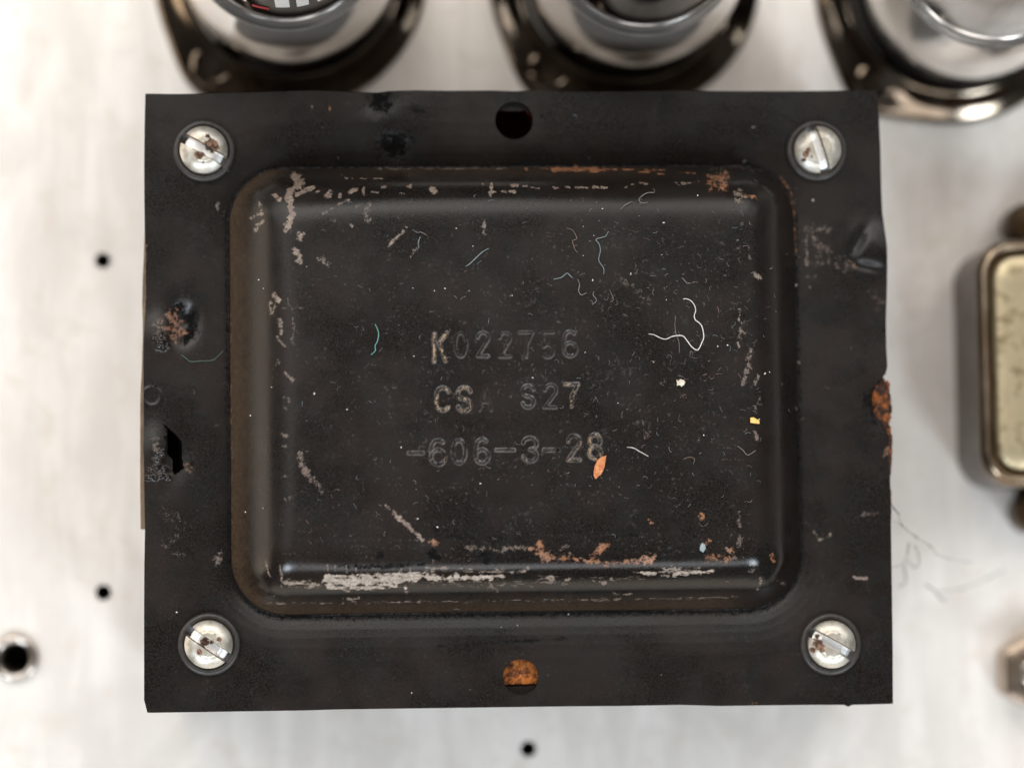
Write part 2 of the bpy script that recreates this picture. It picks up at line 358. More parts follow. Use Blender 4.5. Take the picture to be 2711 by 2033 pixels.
_bw = smoothstep(0.22, 0.50, D); Z = Z * (1 - _bw) + blur(Z, 9, 3) * _bw
dent = np.zeros_like(Z)
x_w = lambda px, py: P(px, py, H)[:2]
def gauss(px, py, rx, ry, ang=0.0, p=2.0):
    c = x_w(px, py); a = math.radians(ang); dx, dy = X - c[0], Y - c[1]
    s = ((dx * math.cos(a) + dy * math.sin(a)) / (rx / PXCM)) ** 2 + ((-dx * math.sin(a) + dy * math.cos(a)) / (ry / PXCM)) ** 2
    return np.exp(-s ** (p / 2))
lf = np.zeros_like(Z)
for k in range(14):
    a, b, ph = rng.uniform(-1, 1, 3); w = rng.uniform(0.4, 1.6); lf += np.sin(a * X * w + b * Y * w + ph * 6) / 14
Z += 0.03 * lf * smoothstep(-0.25, -0.7, D) + 0.012 * lf
# dents in the rim: twin pits at the top, rusty pit at the left, creased boss at the right
dent += 0.025 * gauss(1030, 318, 110, 90, 0, 2) - 0.035 * gauss(1003, 272, 40, 30, 20, 2) - 0.055 * gauss(1045, 388, 50, 36, -10, 2)
dent += -0.13 * gauss(484, 852, 36, 50, -8, 2.4) + 0.055 * gauss(425, 880, 40, 46, 0, 2)
dent += 0.06 * gauss(415, 1190, 40, 60, 0, 2) - 0.05 * gauss(468, 1205, 40, 70, -12, 2)
dent += 0.07 * gauss(2304, 655, 50, 60, 15, 2.4) - 0.05 * gauss(2272, 640, 16, 44, -28, 2) - 0.028 * gauss(2295, 706, 44, 13, -14, 2)
dent += -0.03 * gauss(2325, 1065, 30, 80, 0, 2)
c = x_w(402, 1050); rr = np.hypot(X - c[0], Y - c[1]) * PXCM; dent += 0.009 * np.exp(-((rr - 24) / 5) ** 2)
bead = np.zeros_like(Z)
for bx, by, lst in ((428, 905, [(0, 0, 15), (-14, -9, 11), (12, -8, 11), (4, 15, 11), (-9, 13, 9), (16, 9, 8), (-2, -19, 8)]),
                    (414, 1236, [(0, 0, 14), (-13, 12, 11), (10, -16, 13), (22, 8, 11), (-2, 26, 11), (-20, 28, 9), (20, -34, 11), (5, -38, 9), (31, 27, 9), (13, 22, 9), (-4, -16, 9)])):
    for dx, dy, r in lst: bead = np.maximum(bead, 0.0036 * r * gauss(bx + dx, by + dy, r * 0.78, r * 0.78, 0, 2.6))
dent += bead; BEAD = np.clip(bead / 0.02, 0, 1)
Z += dent
# a shallow pressed crease near the bottom of the dome
cr_y = PS(1300, 1418)[1]; Z -= 0.0035 * np.exp(-((Y - cr_y - 0.02 * np.sin(X * 1.3)) / 0.03) ** 2) * smoothstep(0.8, 1.2, D)

masks = {k: np.zeros_like(Z) for k in ('wear', 'rust', 'tar_shade', 'copper', 'dust', 'scrape', 'brown_reflection', 'polish', 'bead', 'edge')}
xs_min, xs_max, ys_min, ys_max = X.min(), X.max(), Y.min(), Y.max()
def fractal(cells):
    out = np.zeros((NV, NU)); tot = 0
    for c_, a_ in cells:
        nx_, ny_ = int(10 / c_) + 2, int(8.3 / c_) + 2; g = rng.uniform(-1, 1, (ny_, nx_))
        fx_ = np.linspace(0, nx_ - 1.001, NU); fy_ = np.linspace(0, ny_ - 1.001, NV); ix, iy = fx_.astype(int), fy_.astype(int); tx_, ty_ = fx_ - ix, fy_ - iy
        tx_ = tx_ * tx_ * (3 - 2 * tx_); ty_ = (ty_ * ty_ * (3 - 2 * ty_))[:, None]
        out += a_ * ((g[iy][:, ix] * (1 - tx_) + g[iy][:, ix + 1] * tx_) * (1 - ty_) + (g[iy + 1][:, ix] * (1 - tx_) + g[iy + 1][:, ix + 1] * tx_) * ty_); tot += a_
    return out / tot
RAG = fractal(((0.09, 1.0), (0.045, 1.0), (0.022, 0.9)))
def seg_dist(pts_w, rad):
    """min distance to a polyline over a grid window; returns window slices and distances"""
    p = np.asarray(pts_w)[:, :2]; pad = rad * 2.5 + 0.06
    i0 = max(0, int((p[:, 0].min() - pad - xs_min) / (xs_max - xs_min) * NU) - 6); i1 = min(NU, int((p[:, 0].max() + pad - xs_min) / (xs_max - xs_min) * NU) + 7)
    j0 = max(0, int((p[:, 1].min() - pad - ys_min) / (ys_max - ys_min) * NV) - 6); j1 = min(NV, int((p[:, 1].max() + pad - ys_min) / (ys_max - ys_min) * NV) + 7)
    sl = (slice(j0, j1), slice(i0, i1)); gx, gy = X[sl], Y[sl]; d = np.full(gx.shape, 9e9)
    if len(p) == 1: return sl, np.hypot(gx - p[0, 0], gy - p[0, 1])
    for a, b in zip(p[:-1], p[1:]):
        ab = b - a; L = max(ab @ ab, 1e-12); t = np.clip(((gx - a[0]) * ab[0] + (gy - a[1]) * ab[1]) / L, 0, 1)
        d = np.minimum(d, np.hypot(gx - a[0] - t * ab[0], gy - a[1] - t * ab[1]))
    return sl, d
def stamp(kind, pts, rad, amt=1.0, soft=1.2):
    pts = np.array(pts, float).reshape(-1, 2); w = PS(pts[:, 0], pts[:, 1]); r = rad / PXCM
    sl, d = seg_dist(w, r); d = np.maximum(0, d + 1.5 * (r * 0.7 + 0.008) * RAG[sl]); m = amt * (1 - smoothstep(r * 0.35, r * (1 + 0.5 * soft), d))
    masks[kind][sl] = np.maximum(masks[kind][sl], m)
def st(kind, rad, amt, *pts, soft=1.2): stamp(kind, pts, rad, amt, soft)
w = 'wear'; r_ = 'rust'; sc = 'scrape'
# upper left corner and top shoulder
st(w, 13, 1.0, (778, 466), (795, 484), (772, 500)); st(w, 9, 1.0, (772, 500), (766, 520), (770, 545), (774, 570), (764, 595)); st(w, 5, 0.8, (764, 595), (757, 612))
st(w, 6, .8, (783, 514), (806, 504), (830, 496)); st(w, 7, .8, (729, 512), (736, 530)); st(w, 5, .7, (664, 578), (678, 570), (696, 567)); st(w, 6, .7, (677, 606), (684, 597), (694, 588)); st(w, 4, .6, (686, 535), (690, 556))
st(w, 10, .8, (794, 628)); st(w, 8, .85, (782, 664), (792, 678), (793, 690)); st(w, 8, .6, (848, 686), (864, 699)); st(w, 4, .7, (1029, 651), (1050, 630), (1077, 603)); st(w, 4, .55, (1084, 681), (1106, 659))
st(w, 7, .85, (873, 506), (871, 518)); st(w, 4, .8, (900, 513), (898, 522)); st(w, 7, .75, (928, 506), (944, 503)); st(w, 3, .9, (963, 498), (963, 517)); st(w, 3, .8, (985, 509), (1003, 508)); st(w, 3.5, .9, (836, 508), (844, 505))
for a, b in ((914, 939), (953, 971), (989, 1014)): st(w, 3.2, .9, (a, 473), (b, 473))
st(w, 4.5, .9, (1010, 496), (1018, 496)); st(w, 5, .9, (1078, 493), (1085, 494)); st(w, 3, .7, (1060, 511), (1076, 514)); st(w, 8, .95, (1143, 503), (1154, 505))
st(w, 4, .6, (894, 541), (908, 534), (921, 531)); st(w, 3, .6, (855, 565), (870, 556), (883, 550)); st(w, 8, .5, (972, 541), (968, 558), (972, 582)); st(w, 4, .5, (945, 545), (960, 540)); st(w, 4, .6, (929, 593), (934, 600)); st(w, 3, .5, (887, 584), (889, 588))
for x, y, L in ((1306, 507, 8), (1332, 507, 5), (1357, 506, 6), (1362, 490, 6), (1391, 493, 4), (1418, 497, 8), (1472, 497, 4), (1505, 495, 4), (1540, 496, 14), (1577, 495, 5), (1600, 496, 6), (1655, 496, 4), (1676, 488, 3), (1703, 485, 8), (1803, 484, 15), (1839, 484, 4), (1825, 484, 2)):
    st(w, 3.4, .95, (x - L, y), (x + L, y + 1))
st(w, 3, .9, (1278, 486), (1280, 493)); st(w, 3.4, .9, (1301, 486), (1301, 507)); st(w, 2, .6, (1299, 507), (1299, 525)); st(w, 5, .6, (1280, 585), (1283, 607)); st(w, 4, .5, (1281, 616), (1284, 622))
st(r_, 10, 1.0, (1467, 448), (1500, 449), (1530, 447), (1565, 449), (1595, 449)); st(r_, 4, .9, (1391, 446), (1393, 449)); st(r_, 3, .8, (1430, 446), (1452, 447)); st(r_, 3.2, .9, (1600, 449), (1636, 449), (1700, 450), (1760, 451)); st(r_, 4, .8, (1690, 456), (1720, 455)); st(r_, 4, .8, (1745, 462), (1755, 461)); st(r_, 3, .7, (1795, 457), (1840, 459))
st(r_, 15, .72, (1884, 470), (1912, 462), (1915, 495)); st(r_, 13, .55, (1884, 495), (1890, 470)); st(r_, 9, .75, (1910, 470), (1916, 504)); st(w, 9, .6, (1945, 512), (1962, 508), (1972, 520)); st(r_, 7, .8, (1976, 518), (2000, 522)); st(w, 6, .5, (1950, 530), (1962, 536)); st(w, 6, .35, (1884, 448), (1950, 441), (1995, 452))
st('rust', 3, .55, (2068, 470), (2092, 505), (2102, 560), (2106, 640), (2110, 700))
# faint brown paint loss along the foot of the dome
st(sc, 4, .5, (985, 447), (1100, 446), (1230, 447), (1350, 447)); st(r_, 2.2, .45, (611, 760), (610, 900), (611, 1050), (611, 1200)); st(w, 2.5, .32, (613, 1050), (613, 1250), (613, 1450))
st(sc, 3, .42, (700, 1598), (900, 1595), (1200, 1592), (1500, 1588), (1800, 1584), (1950, 1580))
# left shoulder
st(w, 10, .5, (728, 785), (717, 806), (722, 825)); st(w, 6, .8, (731, 786), (737, 796)); st(w, 6, .65, (741, 845), (745, 866), (744, 888)); st(w, 4, .45, (760, 790), (770, 815), (775, 850), (778, 880), (774, 908), (788, 922)); st(w, 3, .5, (730, 888), (742, 905), (762, 922)); st(w, 2, .45, (740, 816), (800, 815))
st(w, 7, .55, (757, 990), (766, 998), (776, 1006)); st(w, 5, .45, (755, 1052), (764, 1060)); st(w, 4, .5, (747, 1147), (758, 1153)); st(w, 5, .3, (750, 1075), (760, 1085)); st(w, 6, .6, (796, 1194)); st(w, 5, .5, (755, 1178)); st(w, 6, .35, (736, 960), (726, 975)); st(w, 5, .4, (757, 1318), (768, 1316)); st(w, 3, .6, (740, 1386), (748, 1390)); st(w, 4, .4, (719, 1448)); st(w, 3, .5, (760, 1262), (745, 1264))
st(w, 8, .62, (795, 1197), (799, 1225), (806, 1243)); st(w, 9, .6, (806, 1243), (824, 1262), (840, 1280)); st(w, 5, .5, (840, 1280), (855, 1302)); st(w, 2.5, .7, (1021, 1337), (1034, 1352)); st(w, 6, .95, (1040, 1358), (1066, 1380), (1094, 1405)); st(w, 4, .9, (1094, 1405), (1118, 1430)); st(r_, 10, .7, (1140, 1436), (1150, 1440)); st(r_, 8, .35, (999, 1430)); st(r_, 4, .7, (1289, 1435)); st('tar_shade', 14, .9, (1146, 1462), (1160, 1482)); st('tar_shade', 16, .8, (1280, 1462), (1288, 1480)); st('tar_shade', 7, .7, (1150, 1398), (1160, 1410)); st('tar_shade', 9, .8, (1005, 1470)); st('tar_shade', 8, .7, (900, 1497), (1010, 1500), (1120, 1492)); st('tar_shade', 5, .6, (1180, 1422), (1300, 1424), (1420, 1424)); st('tar_shade', 6, .6, (1630, 1420), (1690, 1416)); st('tar_shade', 5, .5, (1780, 1418), (1850, 1418))
# lower shoulder: the long scraped band
sc = 'scrape'
st(sc, 9, .6, (757, 1541), (790, 1546), (840, 1548)); st(sc, 14, 1.0, (868, 1536), (930, 1538), (1000, 1537), (1050, 1534)); st(sc, 12, .95, (1040, 1534), (1100, 1530)); st(sc, 7, .95, (862, 1526), (960, 1525), (1090, 1521), (1120, 1518)); st(sc, 6, .8, (870, 1554), (930, 1556), (1040, 1549)); st(sc, 4, .95, (1000, 1545), (1050, 1553), (1074, 1557)); st(w, 3, .8, (900, 1556), (922, 1564)); st(sc, 7, .9, (1095, 1522), (1150, 1530), (1210, 1533)); st(sc, 7, 1.0, (1205, 1526), (1250, 1529), (1300, 1527), (1330, 1525)); st(sc, 6, .45, (1130, 1503), (1200, 1508), (1290, 1512), (1370, 1514)); st(w, 4, .7, (1350, 1514), (1385, 1512), (1402, 1502)); st(w, 5, .6, (1300, 1550), (1316, 1560)); st(w, 4, .55, (1070, 1560), (1080, 1568)); st(sc, 9, .25, (1120, 1542), (1300, 1545), (1500, 1540)); st(sc, 6, .25, (1420, 1530), (1560, 1532), (1700, 1530))
for x, y in ((867, 1504), (887, 1504), (916, 1505), (941, 1509), (1063, 1512), (1086, 1508)): st(w, 2.6, .85, (x, y - 6), (x + 1, y + 8))
st(w, 3, .8, (704, 1484), (707, 1508), (714, 1526)); st(w, 3, .75, (741, 1497), (746, 1530), (744, 1553)); st(w, 2.5, .8, (910, 1584), (950, 1583))
st(r_, 12, .7, (1432, 1442), (1430, 1465), (1446, 1478)); st(r_, 8, .6, (1446, 1478), (1500, 1475), (1560, 1488), (1620, 1490), (1690, 1488)); st(r_, 10, .8, (1568, 1470), (1590, 1455), (1606, 1442)); st(r_, 11, .85, (1700, 1482), (1730, 1480)); st(r_, 13, .5, (1870, 1480), (1920, 1478), (1935, 1460)); st(w, 5, .6, (1925, 1452), (1938, 1462), (1946, 1478)); st(r_, 7, .6, (1400, 1455), (1415, 1450)); st(w, 4, .5, (1483, 1455), (1505, 1444)); st(w, 3, .6, (1510, 1466), (1560, 1488)); st(w, 7, .5, (1240, 1450), (1330, 1452), (1410, 1450))
st(sc, 5, .9, (1680, 1515), (1735, 1519)); st(sc, 9, .6, (1750, 1508), (1800, 1512), (1850, 1508)); st(sc, 5, .85, (1785, 1521), (1885, 1512)); st(w, 3, .7, (1755, 1522), (1775, 1524)); st(w, 6, .9, (1452, 1530), (1460, 1532)); st(w, 4, .8, (1500, 1532), (1508, 1531)); st(w, 4, .95, (1564, 1535), (1582, 1541), (1600, 1544)); st(w, 5, .9, (1618, 1531)); st(w, 3, .6, (1540, 1530)); st(w, 4, .5, (1625, 1572), (1640, 1570)); st(w, 3, .55, (1650, 1573), (1680, 1571))
st(w, 6, .6, (2011, 1528), (2014, 1545), (2006, 1562)); st(r_, 6, .55, (2044, 1470), (2050, 1488)); st(w, 5, .5, (1992, 1490), (2004, 1498)); st(w, 6, .5, (2000, 1500), (1990, 1512)); st(w, 5, .4, (2060, 1535), (2080, 1545))
# right shoulder
st(w, 4, .65, (1960, 818), (1956, 850)); st(w, 9, .45, (1966, 855), (1964, 890)); st(w, 4, .8, (1953, 908), (1957, 917)); st(w, 7, .55, (1988, 925), (1984, 955), (1977, 985)); st(w, 6, .65, (1977, 985), (1970, 1003), (1965, 1020)); st(w, 5, .6, (2006, 995), (2002, 1013)); st(w, 7, .7, (1998, 726), (2008, 734)); st(w, 4, .45, (1982, 650), (1983, 690)); st(w, 3, .5, (1952, 635), (1965, 636)); st(w, 5, .35, (1956, 660), (1958, 690)); st(w, 5, .45, (1957, 1356), (1958, 1400), (1956, 1445)); st(w, 4, .5, (2000, 1080), (2001, 1095)); st(w, 5, .6, (2000, 1145), (2003, 1160)); st(r_, 8, .75, (1860, 1368)); st(r_, 6, .7, (1719, 1378), (1722, 1384)); st(r_, 9, .5, (1875, 1432)); st(w, 5, .6, (1727, 1428)); st(w, 6, .35, (2010, 1040), (2012, 1070)); st(w, 3, .5, (1962, 556), (1967, 570)); st(w, 5, .3, (1965, 590), (1968, 625))
for a0 in range(0, 300, 40):
    x = 1704 + 19 * math.cos(math.radians(a0 - 150)); y = 1134 + 19 * math.sin(math.radians(a0 - 150)); st(w, 6, .32, (x, y))
st(w, 9, .35, (1710, 1150), (1722, 1140)); st(w, 10, .3, (1640, 735), (1690, 770), (1720, 795))
# rim
st(r_, 2.6, .9, (870, 280), (873, 292)); st(w, 4, .5, (827, 284)); st(w, 5, .55, (854, 338)); st(w, 4, .5, (577, 540), (575, 556)); st(w, 3, .5, (594, 560), (591, 572)); st(w, 16, .42, (2150, 630), (2185, 660)); st(w, 13, .36, (2130, 612), (2190, 608)); st(w, 20, .30, (2170, 690), (2240, 700)); st(w, 4, .5, (2135, 620), (2136, 700)); st(w, 4, .5, (2134, 732), (2160, 733)); st(w, 8, .4, (2145, 755)); st(r_, 10, .35, (2250, 705), (2262, 700)); st(w, 18, .26, (2310, 780), (2330, 800)); st(w, 6, .42, (2282, 1362), (2320, 1358), (2342, 1364)); st(w, 3.5, .95, (2258, 1527), (2275, 1530), (2292, 1530)); st(w, 10, .55, (572, 1492), (584, 1470)); st(w, 4, .5, (578, 1128), (574, 1127)); st(w, 3, .5, (386, 650), (385, 720)); st(w, 3, .5, (385, 760), (383, 830)); st(w, 2.5, .5, (385, 252), (386, 262)); st(w, 3, .5, (2153, 441), (2145, 444)); st(w, 6, .6, (1969, 428)); st(w, 3, .8, (1992, 337)); st(w, 3, .8, (2151, 532)); st(w, 3.5, .6, (2130, 1378), (2150, 1400), (2170, 1428), (2200, 1415)); st(w, 8, .3, (470, 1420), (430, 1440), (480, 1470)); st(w, 14, .22, (430, 1350), (500, 1400)); st(w, 2.5, .8, (2115, 958), (2117, 959))
st('tar_shade', 34, .9, (1003, 272)); st('tar_shade', 40, .95, (1045, 380), (1040, 392)); st('tar_shade', 14, .6, (1088, 290), (1120, 300)); st('tar_shade', 12, .5, (1760, 270), (1745, 320)); st('tar_shade', 6, .6, (1435, 310), (1445, 315)); st('tar_shade', 30, .35, (1780, 250), (1760, 330)); st('tar_shade', 30, .45, (480, 1790), (400, 1870)); st('tar_shade', 25, .4, (1250, 1700), (1320, 1690)); st('tar_shade', 5, .6, (1160, 1230 + 480), (1500, 1690)); st('tar_shade', 9, .45, (400, 1020), (520, 1030)); st('tar_shade', 6, .45, (400, 1050), (510, 1060))
st('tar_shade', 20, .8, (470, 818), (490, 835)); st(r_, 22, .62, (462, 845), (470, 880)); st(r_, 12, .45, (425, 850), (440, 870)); st('tar_shade', 18, .9, (500, 830), (505, 870), (490, 895)); st(w, 14, .4, (420, 865)); st(w, 10, .42, (412, 1165), (418, 1190)); st('tar_shade', 10, .7, (498, 1190), (508, 1225)); st(r_, 12, .4, (492, 1235), (500, 1245)); st('tar_shade', 10, .5, (2266, 640), (2285, 622)); st('tar_shade', 8, .4, (2255, 665), (2262, 675)); st('tar_shade', 5, .4, (2275, 700), (2310, 708)); st(r_, 8, .5, (2344, 1200), (2356, 1190)); st('tar_shade', 14, .7, (2296, 1050), (2318, 1110)); st(r_, 4, .5, (2358, 1160), (2357, 1240)); st(r_, 2.5, .5, (1990, 1863), (2000, 1862)); st(r_, 3, .45, (2362, 1850), (2362, 1858))
masks['tar_shade'] = np.maximum(masks['tar_shade'], 0.58 * smoothstep(-0.13, -0.04, D + 0.012 * RAG) * (1 - smoothstep(-0.012, 0.012, D + 0.006 * RAG)))  # groove shade round the dome's foot, painted into the colour
# brown chassis reflection painted along the left flank and the upper and lower feet of the dome
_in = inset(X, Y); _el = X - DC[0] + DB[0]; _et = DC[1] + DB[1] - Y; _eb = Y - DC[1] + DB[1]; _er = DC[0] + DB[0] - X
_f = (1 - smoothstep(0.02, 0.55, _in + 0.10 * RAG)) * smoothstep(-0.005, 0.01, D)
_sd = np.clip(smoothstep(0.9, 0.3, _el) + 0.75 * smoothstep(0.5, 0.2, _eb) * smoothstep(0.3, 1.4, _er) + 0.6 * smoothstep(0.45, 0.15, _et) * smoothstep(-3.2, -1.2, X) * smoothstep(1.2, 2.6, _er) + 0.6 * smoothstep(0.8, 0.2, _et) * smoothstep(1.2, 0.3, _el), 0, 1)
masks['brown_reflection'] = 0.75 * _f * _sd
masks['polish'] = smoothstep(0.95, 0.6, _eb) * smoothstep(-0.3, 0.0, D)
# dust lies mostly on the crown, thickest to the upper right
cxr = PS(1800, 850); masks['dust'] = (0.45 + 0.55 * np.exp(-(((X - cxr[0]) / 2.4) ** 2 + ((Y - cxr[1]) / 2.4) ** 2))) * smoothstep(0.55, 1.0, D) + 0.25 * smoothstep(0.1, -0.2, D)
cxr = PS(1350, 1420); masks['bead'] = BEAD
masks['dust'] = np.maximum(masks['dust'], 0.9 * np.exp(-(((X - cxr[0]) / 4.0) ** 2 + ((Y - cxr[1]) / 0.6) ** 2)) * smoothstep(0.4, 0.8, D))

# stamped lettering: strokes as px polylines
def E(cx, cy, rx, ry, a0, a1, n=14): return arc(cx, cy, rx, a0, a1, n, ry)          # image axes, y down
def g0(x0, y0, x1, y1): return [E((x0 + x1) / 2, (y0 + y1) / 2, (x1 - x0) / 2, (y1 - y0) / 2, 0, 360, 24)]
def g2(x0, y0, x1, y1):
    r = (x1 - x0) / 2; return [E(x0 + r, y0 + r, r, r, 180, 360 + 35) + [(x0, y1), (x1, y1)]]
def g3(x0, y0, x1, y1):
    r = (x1 - x0) / 2; q = (y1 - y0) / 4; return [E(x0 + r, y0 + q, r, q, 190, 450, 16) + E(x0 + r, y1 - q, r, q, -90, 170, 16)]
def g5(x0, y0, x1, y1):
    r = (x1 - x0) / 2; return [[(x1, y0), (x0, y0), (x0, y0 + 25)] + E(x0 + r, y1 - r * 1.2, r, r * 1.2, 220, 500, 16)]
def g6(x0, y0, x1, y1):
    r = (x1 - x0) / 2; return [E(x0 + r, y1 - r * 1.1, r, r * 1.1, 0, 360, 22), E(x0 + r, y0 + 24, r, 24, 312, 180, 12) + [(x0, y1 - r)]]
def g7(x0, y0, x1, y1): return [[(x0, y0), (x1, y0), (x0 + 0.55 * (x1 - x0), y0 + 0.5 * (y1 - y0)), (x0 + 0.5 * (x1 - x0), y1)]]
def g8(x0, y0, x1, y1):
    r = (x1 - x0) / 2; q = (y1 - y0) / 4; return [E(x0 + r, y0 + q, r * 0.9, q, 0, 360, 20), E(x0 + r, y1 - q, r, q, 0, 360, 20)]
def gS(x0, y0, x1, y1):
    r = (x1 - x0) / 2; q = (y1 - y0) / 4; return [E(x0 + r, y0 + q, r, q, -15, -270, 18) + E(x0 + r, y1 - q, r, q, -90, 165, 18)]
def gC(x0, y0, x1, y1):
    r = (x1 - x0) / 2; return [E(x0 + r, y0 + r, r, r, -20, -180, 10) + E(x0 + r, y1 - r, r, r, 180, 30, 10)]
def gA(x0, y0, x1, y1): return [[(x0, y1), ((x0 + x1) / 2, y0), (x1, y1)], [(x0 + 7, y1 - 22), (x1 - 7, y1 - 22)]]
def dash(x0, x1, y): return [[(x0, y), (x1, y)]]
LET = []   # strokes, depth, worn-metal amount
def put(strokes, depth=1.0, worn=0.0): LET.extend((s, depth, worn) for s in strokes)
put([[(1150, 884), (1149, 957)]], 1.2, .72); put([[(1183, 881), (1163, 908)], [(1163, 908), (1180, 955)]], 1.2, .7)
put(g0(1205, 881, 1235, 944), .42); put(g2(1265, 880, 1293, 942), .6); put(g2(1323, 881, 1351, 944), .45); put(g7(1376, 880, 1410, 945), .5); put(g5(1437, 880, 1465, 946), .36); put(g6(1493, 877, 1526, 943), .6)
put(gC(1156, 1026, 1189, 1086), 1.1, .45); put(gS(1212, 1025, 1246, 1088), 1.1, .5); put(gA(1270, 1022, 1300, 1086), .35)
put(gS(1384, 1020, 1413, 1078), .85, .1); put(g2(1443, 1018, 1473, 1078), .5); put(g7(1496, 1017, 1530, 1075), 1.1, .45)
put(dash(1082, 1120, 1199), .9); put(g6(1142, 1165, 1178, 1230), .95, .12); put(g0(1199, 1165, 1232, 1226), .95, .1); put(g6(1260, 1162, 1293, 1226), .9); put(dash(1314, 1361, 1191), 1.0); put(g3(1385, 1159, 1421, 1221), .95, .15); put(dash(1440, 1479, 1191), 1.1); put(g2(1504, 1153, 1535, 1217), 1.0, .25); put(g8(1560, 1150, 1591, 1214), 1.1, .5)
press = np.zeros_like(Z)
for s, dep, worn in LET:
    a = np.array(s, float); wpt = PS(a[:, 0], a[:, 1]); rad = 4.4 / PXCM; sl, d = seg_dist(wpt, rad * 2)
    g = -0.025 * dep * (1 - smoothstep(rad * 0.30, rad * 1.10, d)) * np.clip(0.95 + 0.5 * RAG[sl], 0.6, 1.15)
    masks['edge'][sl] = np.maximum(masks['edge'][sl], np.exp(-((d - rad * 0.95) / (rad * 0.32)) ** 2) * min(1.0, 0.85 * dep - 0.20) * smoothstep(-0.35, 0.45, RAG[::-1, ::-1][sl] + 0.1))  # painted glint along each stroke's rim
    press[sl] = np.where(np.abs(g) > np.abs(press[sl]), g, press[sl])
    if worn: masks['copper'][sl] = np.maximum(masks['copper'][sl], worn * (1 - smoothstep(rad * 0.4, rad * 1.15, d)))
Z += press

# assemble the sheet; faces inside the punched holes are left out
idx = np.arange(NU * NV).reshape(NV, NU)
quads = np.stack([idx[:-1, :-1], idx[:-1, 1:], idx[1:, 1:], idx[1:, :-1]], -1).reshape(-1, 4)
fx = X.ravel()[quads].mean(1); fy = Y.ravel()[quads].mean(1); keep = np.ones(len(quads), bool)
for c, r in hole_w: keep &= np.hypot(fx - c[0], fy - c[1]) > r
ins = np.zeros(len(quads), bool); tx, ty = torn_w[:, 0], torn_w[:, 1]; j = len(tx) - 1
for i in range(len(tx)):
    ins ^= ((ty[i] > fy) != (ty[j] > fy)) & (fx < (tx[j] - tx[i]) * (fy - ty[i]) / (ty[j] - ty[i] + 1e-12) + tx[i]); j = i
keep &= ~ins; quads = quads[keep]
verts = np.stack([X, Y, Z], -1).reshape(-1, 3); nV = len(verts)
# the sheet's cut edge all round and the walls of the holes
rim = np.concatenate([idx[0, :], idx[1:, -1], idx[-1, -2::-1], idx[-2:0:-1, 0]])
cen = verts[rim].copy(); low = cen.copy(); low[:, 2] = H - 0.13 + (cen[:, 2] - H); inn = low.copy(); inn[:, :2] *= 0.94
nr = len(rim); lowi = nV + np.arange(nr); inni = nV + nr + np.arange(nr); nx = np.roll(np.arange(nr), -1)
extra = [np.stack([rim, lowi, lowi[nx], rim[nx]], -1), np.stack([lowi, inni, inni[nx], lowi[nx]], -1)]
verts = np.concatenate([verts, low, inn]); base_i = len(verts); hv = []
for c, r in hole_w:
    a = np.linspace(0, 2 * np.pi, 64, endpoint=False); zt = H + 0.004
    up = np.stack([c[0] + r * np.cos(a), c[1] + r * np.sin(a), np.full(64, zt - 0.006)], -1); dn = up.copy(); dn[:, 2] = H - 0.16
    verts = np.concatenate([verts, up, dn]); i0 = base_i + np.arange(64); i1 = i0 + 64; k2 = np.roll(np.arange(64), -1)
    extra.append(np.stack([i0, i0[k2], i1[k2], i1], -1)); base_i += 128
allq = np.concatenate([quads] + extra)
me = bpy.data.meshes.new('cover'); me.vertices.add(len(verts)); me.vertices.foreach_set('co', verts.ravel())
me.loops.add(allq.size); me.loops.foreach_set('vertex_index', allq.ravel().astype(np.int32)); me.polygons.add(len(allq))
me.polygons.foreach_set('loop_start', np.arange(0, allq.size, 4, dtype=np.int32)); me.update(calc_edges=True); me.validate()
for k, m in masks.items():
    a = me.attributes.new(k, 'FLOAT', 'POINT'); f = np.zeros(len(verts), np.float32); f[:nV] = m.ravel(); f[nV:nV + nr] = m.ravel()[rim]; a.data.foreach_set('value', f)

T = thing('transformer', 'large black enamelled power transformer with a domed cover stamped K022756, worn and rusty', 'transformer', (0, 0, 0))
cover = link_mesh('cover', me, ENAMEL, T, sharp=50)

# lamination stack under the cover, with wells below the holes
def circ(c, r, n=40): return [(c[0] + r * math.cos(2 * math.pi * k / n), c[1] + r * math.sin(2 * math.pi * k / n)) for k in range(n)]
cx0, cx1, cy0, cy1 = -4.93, 4.93, -4.06, 4.08
outer = [(cx0, cy0), (cx1, cy0), (cx1, cy1), (cx0, cy1)]
tc = torn_w.mean(0)
wells = [circ(hole_w[0][0], 0.30), circ(hole_w[1][0], 0.29), circ((tc[0] + 0.03, tc[1]), 0.42), circ(x_w(488, 850), 0.30)]
bm, ro = holed_sheet(outer, wells, H - 0.14, 1.6)
prev = ro; zz = H - 0.14; k = 0
while zz > 0.02:
    zz2 = max(zz - 0.16, 0.0); ins_ = 0.02 if k % 2 else 0.0
    cur = [bm.verts.new((x - math.copysign(ins_, x), y - math.copysign(ins_, y), zz)) for x, y in outer] if k else prev
    if k:
        for i in range(4): bm.faces.new((prev[i], prev[(i + 1) % 4], cur[(i + 1) % 4], cur[i]))
    lo = [bm.verts.new((v_.co.x, v_.co.y, zz2)) for v_ in cur]
    for i in range(4): bm.faces.new((cur[i], cur[(i + 1) % 4], lo[(i + 1) % 4], lo[i]))
    prev = lo; zz = zz2; k += 1
bmesh.ops.recalc_face_normals(bm, faces=bm.faces)
me = bpy.data.meshes.new('core'); bm.to_mesh(me); bm.free(); link_mesh('core', me, CORE, T, sharp=30)
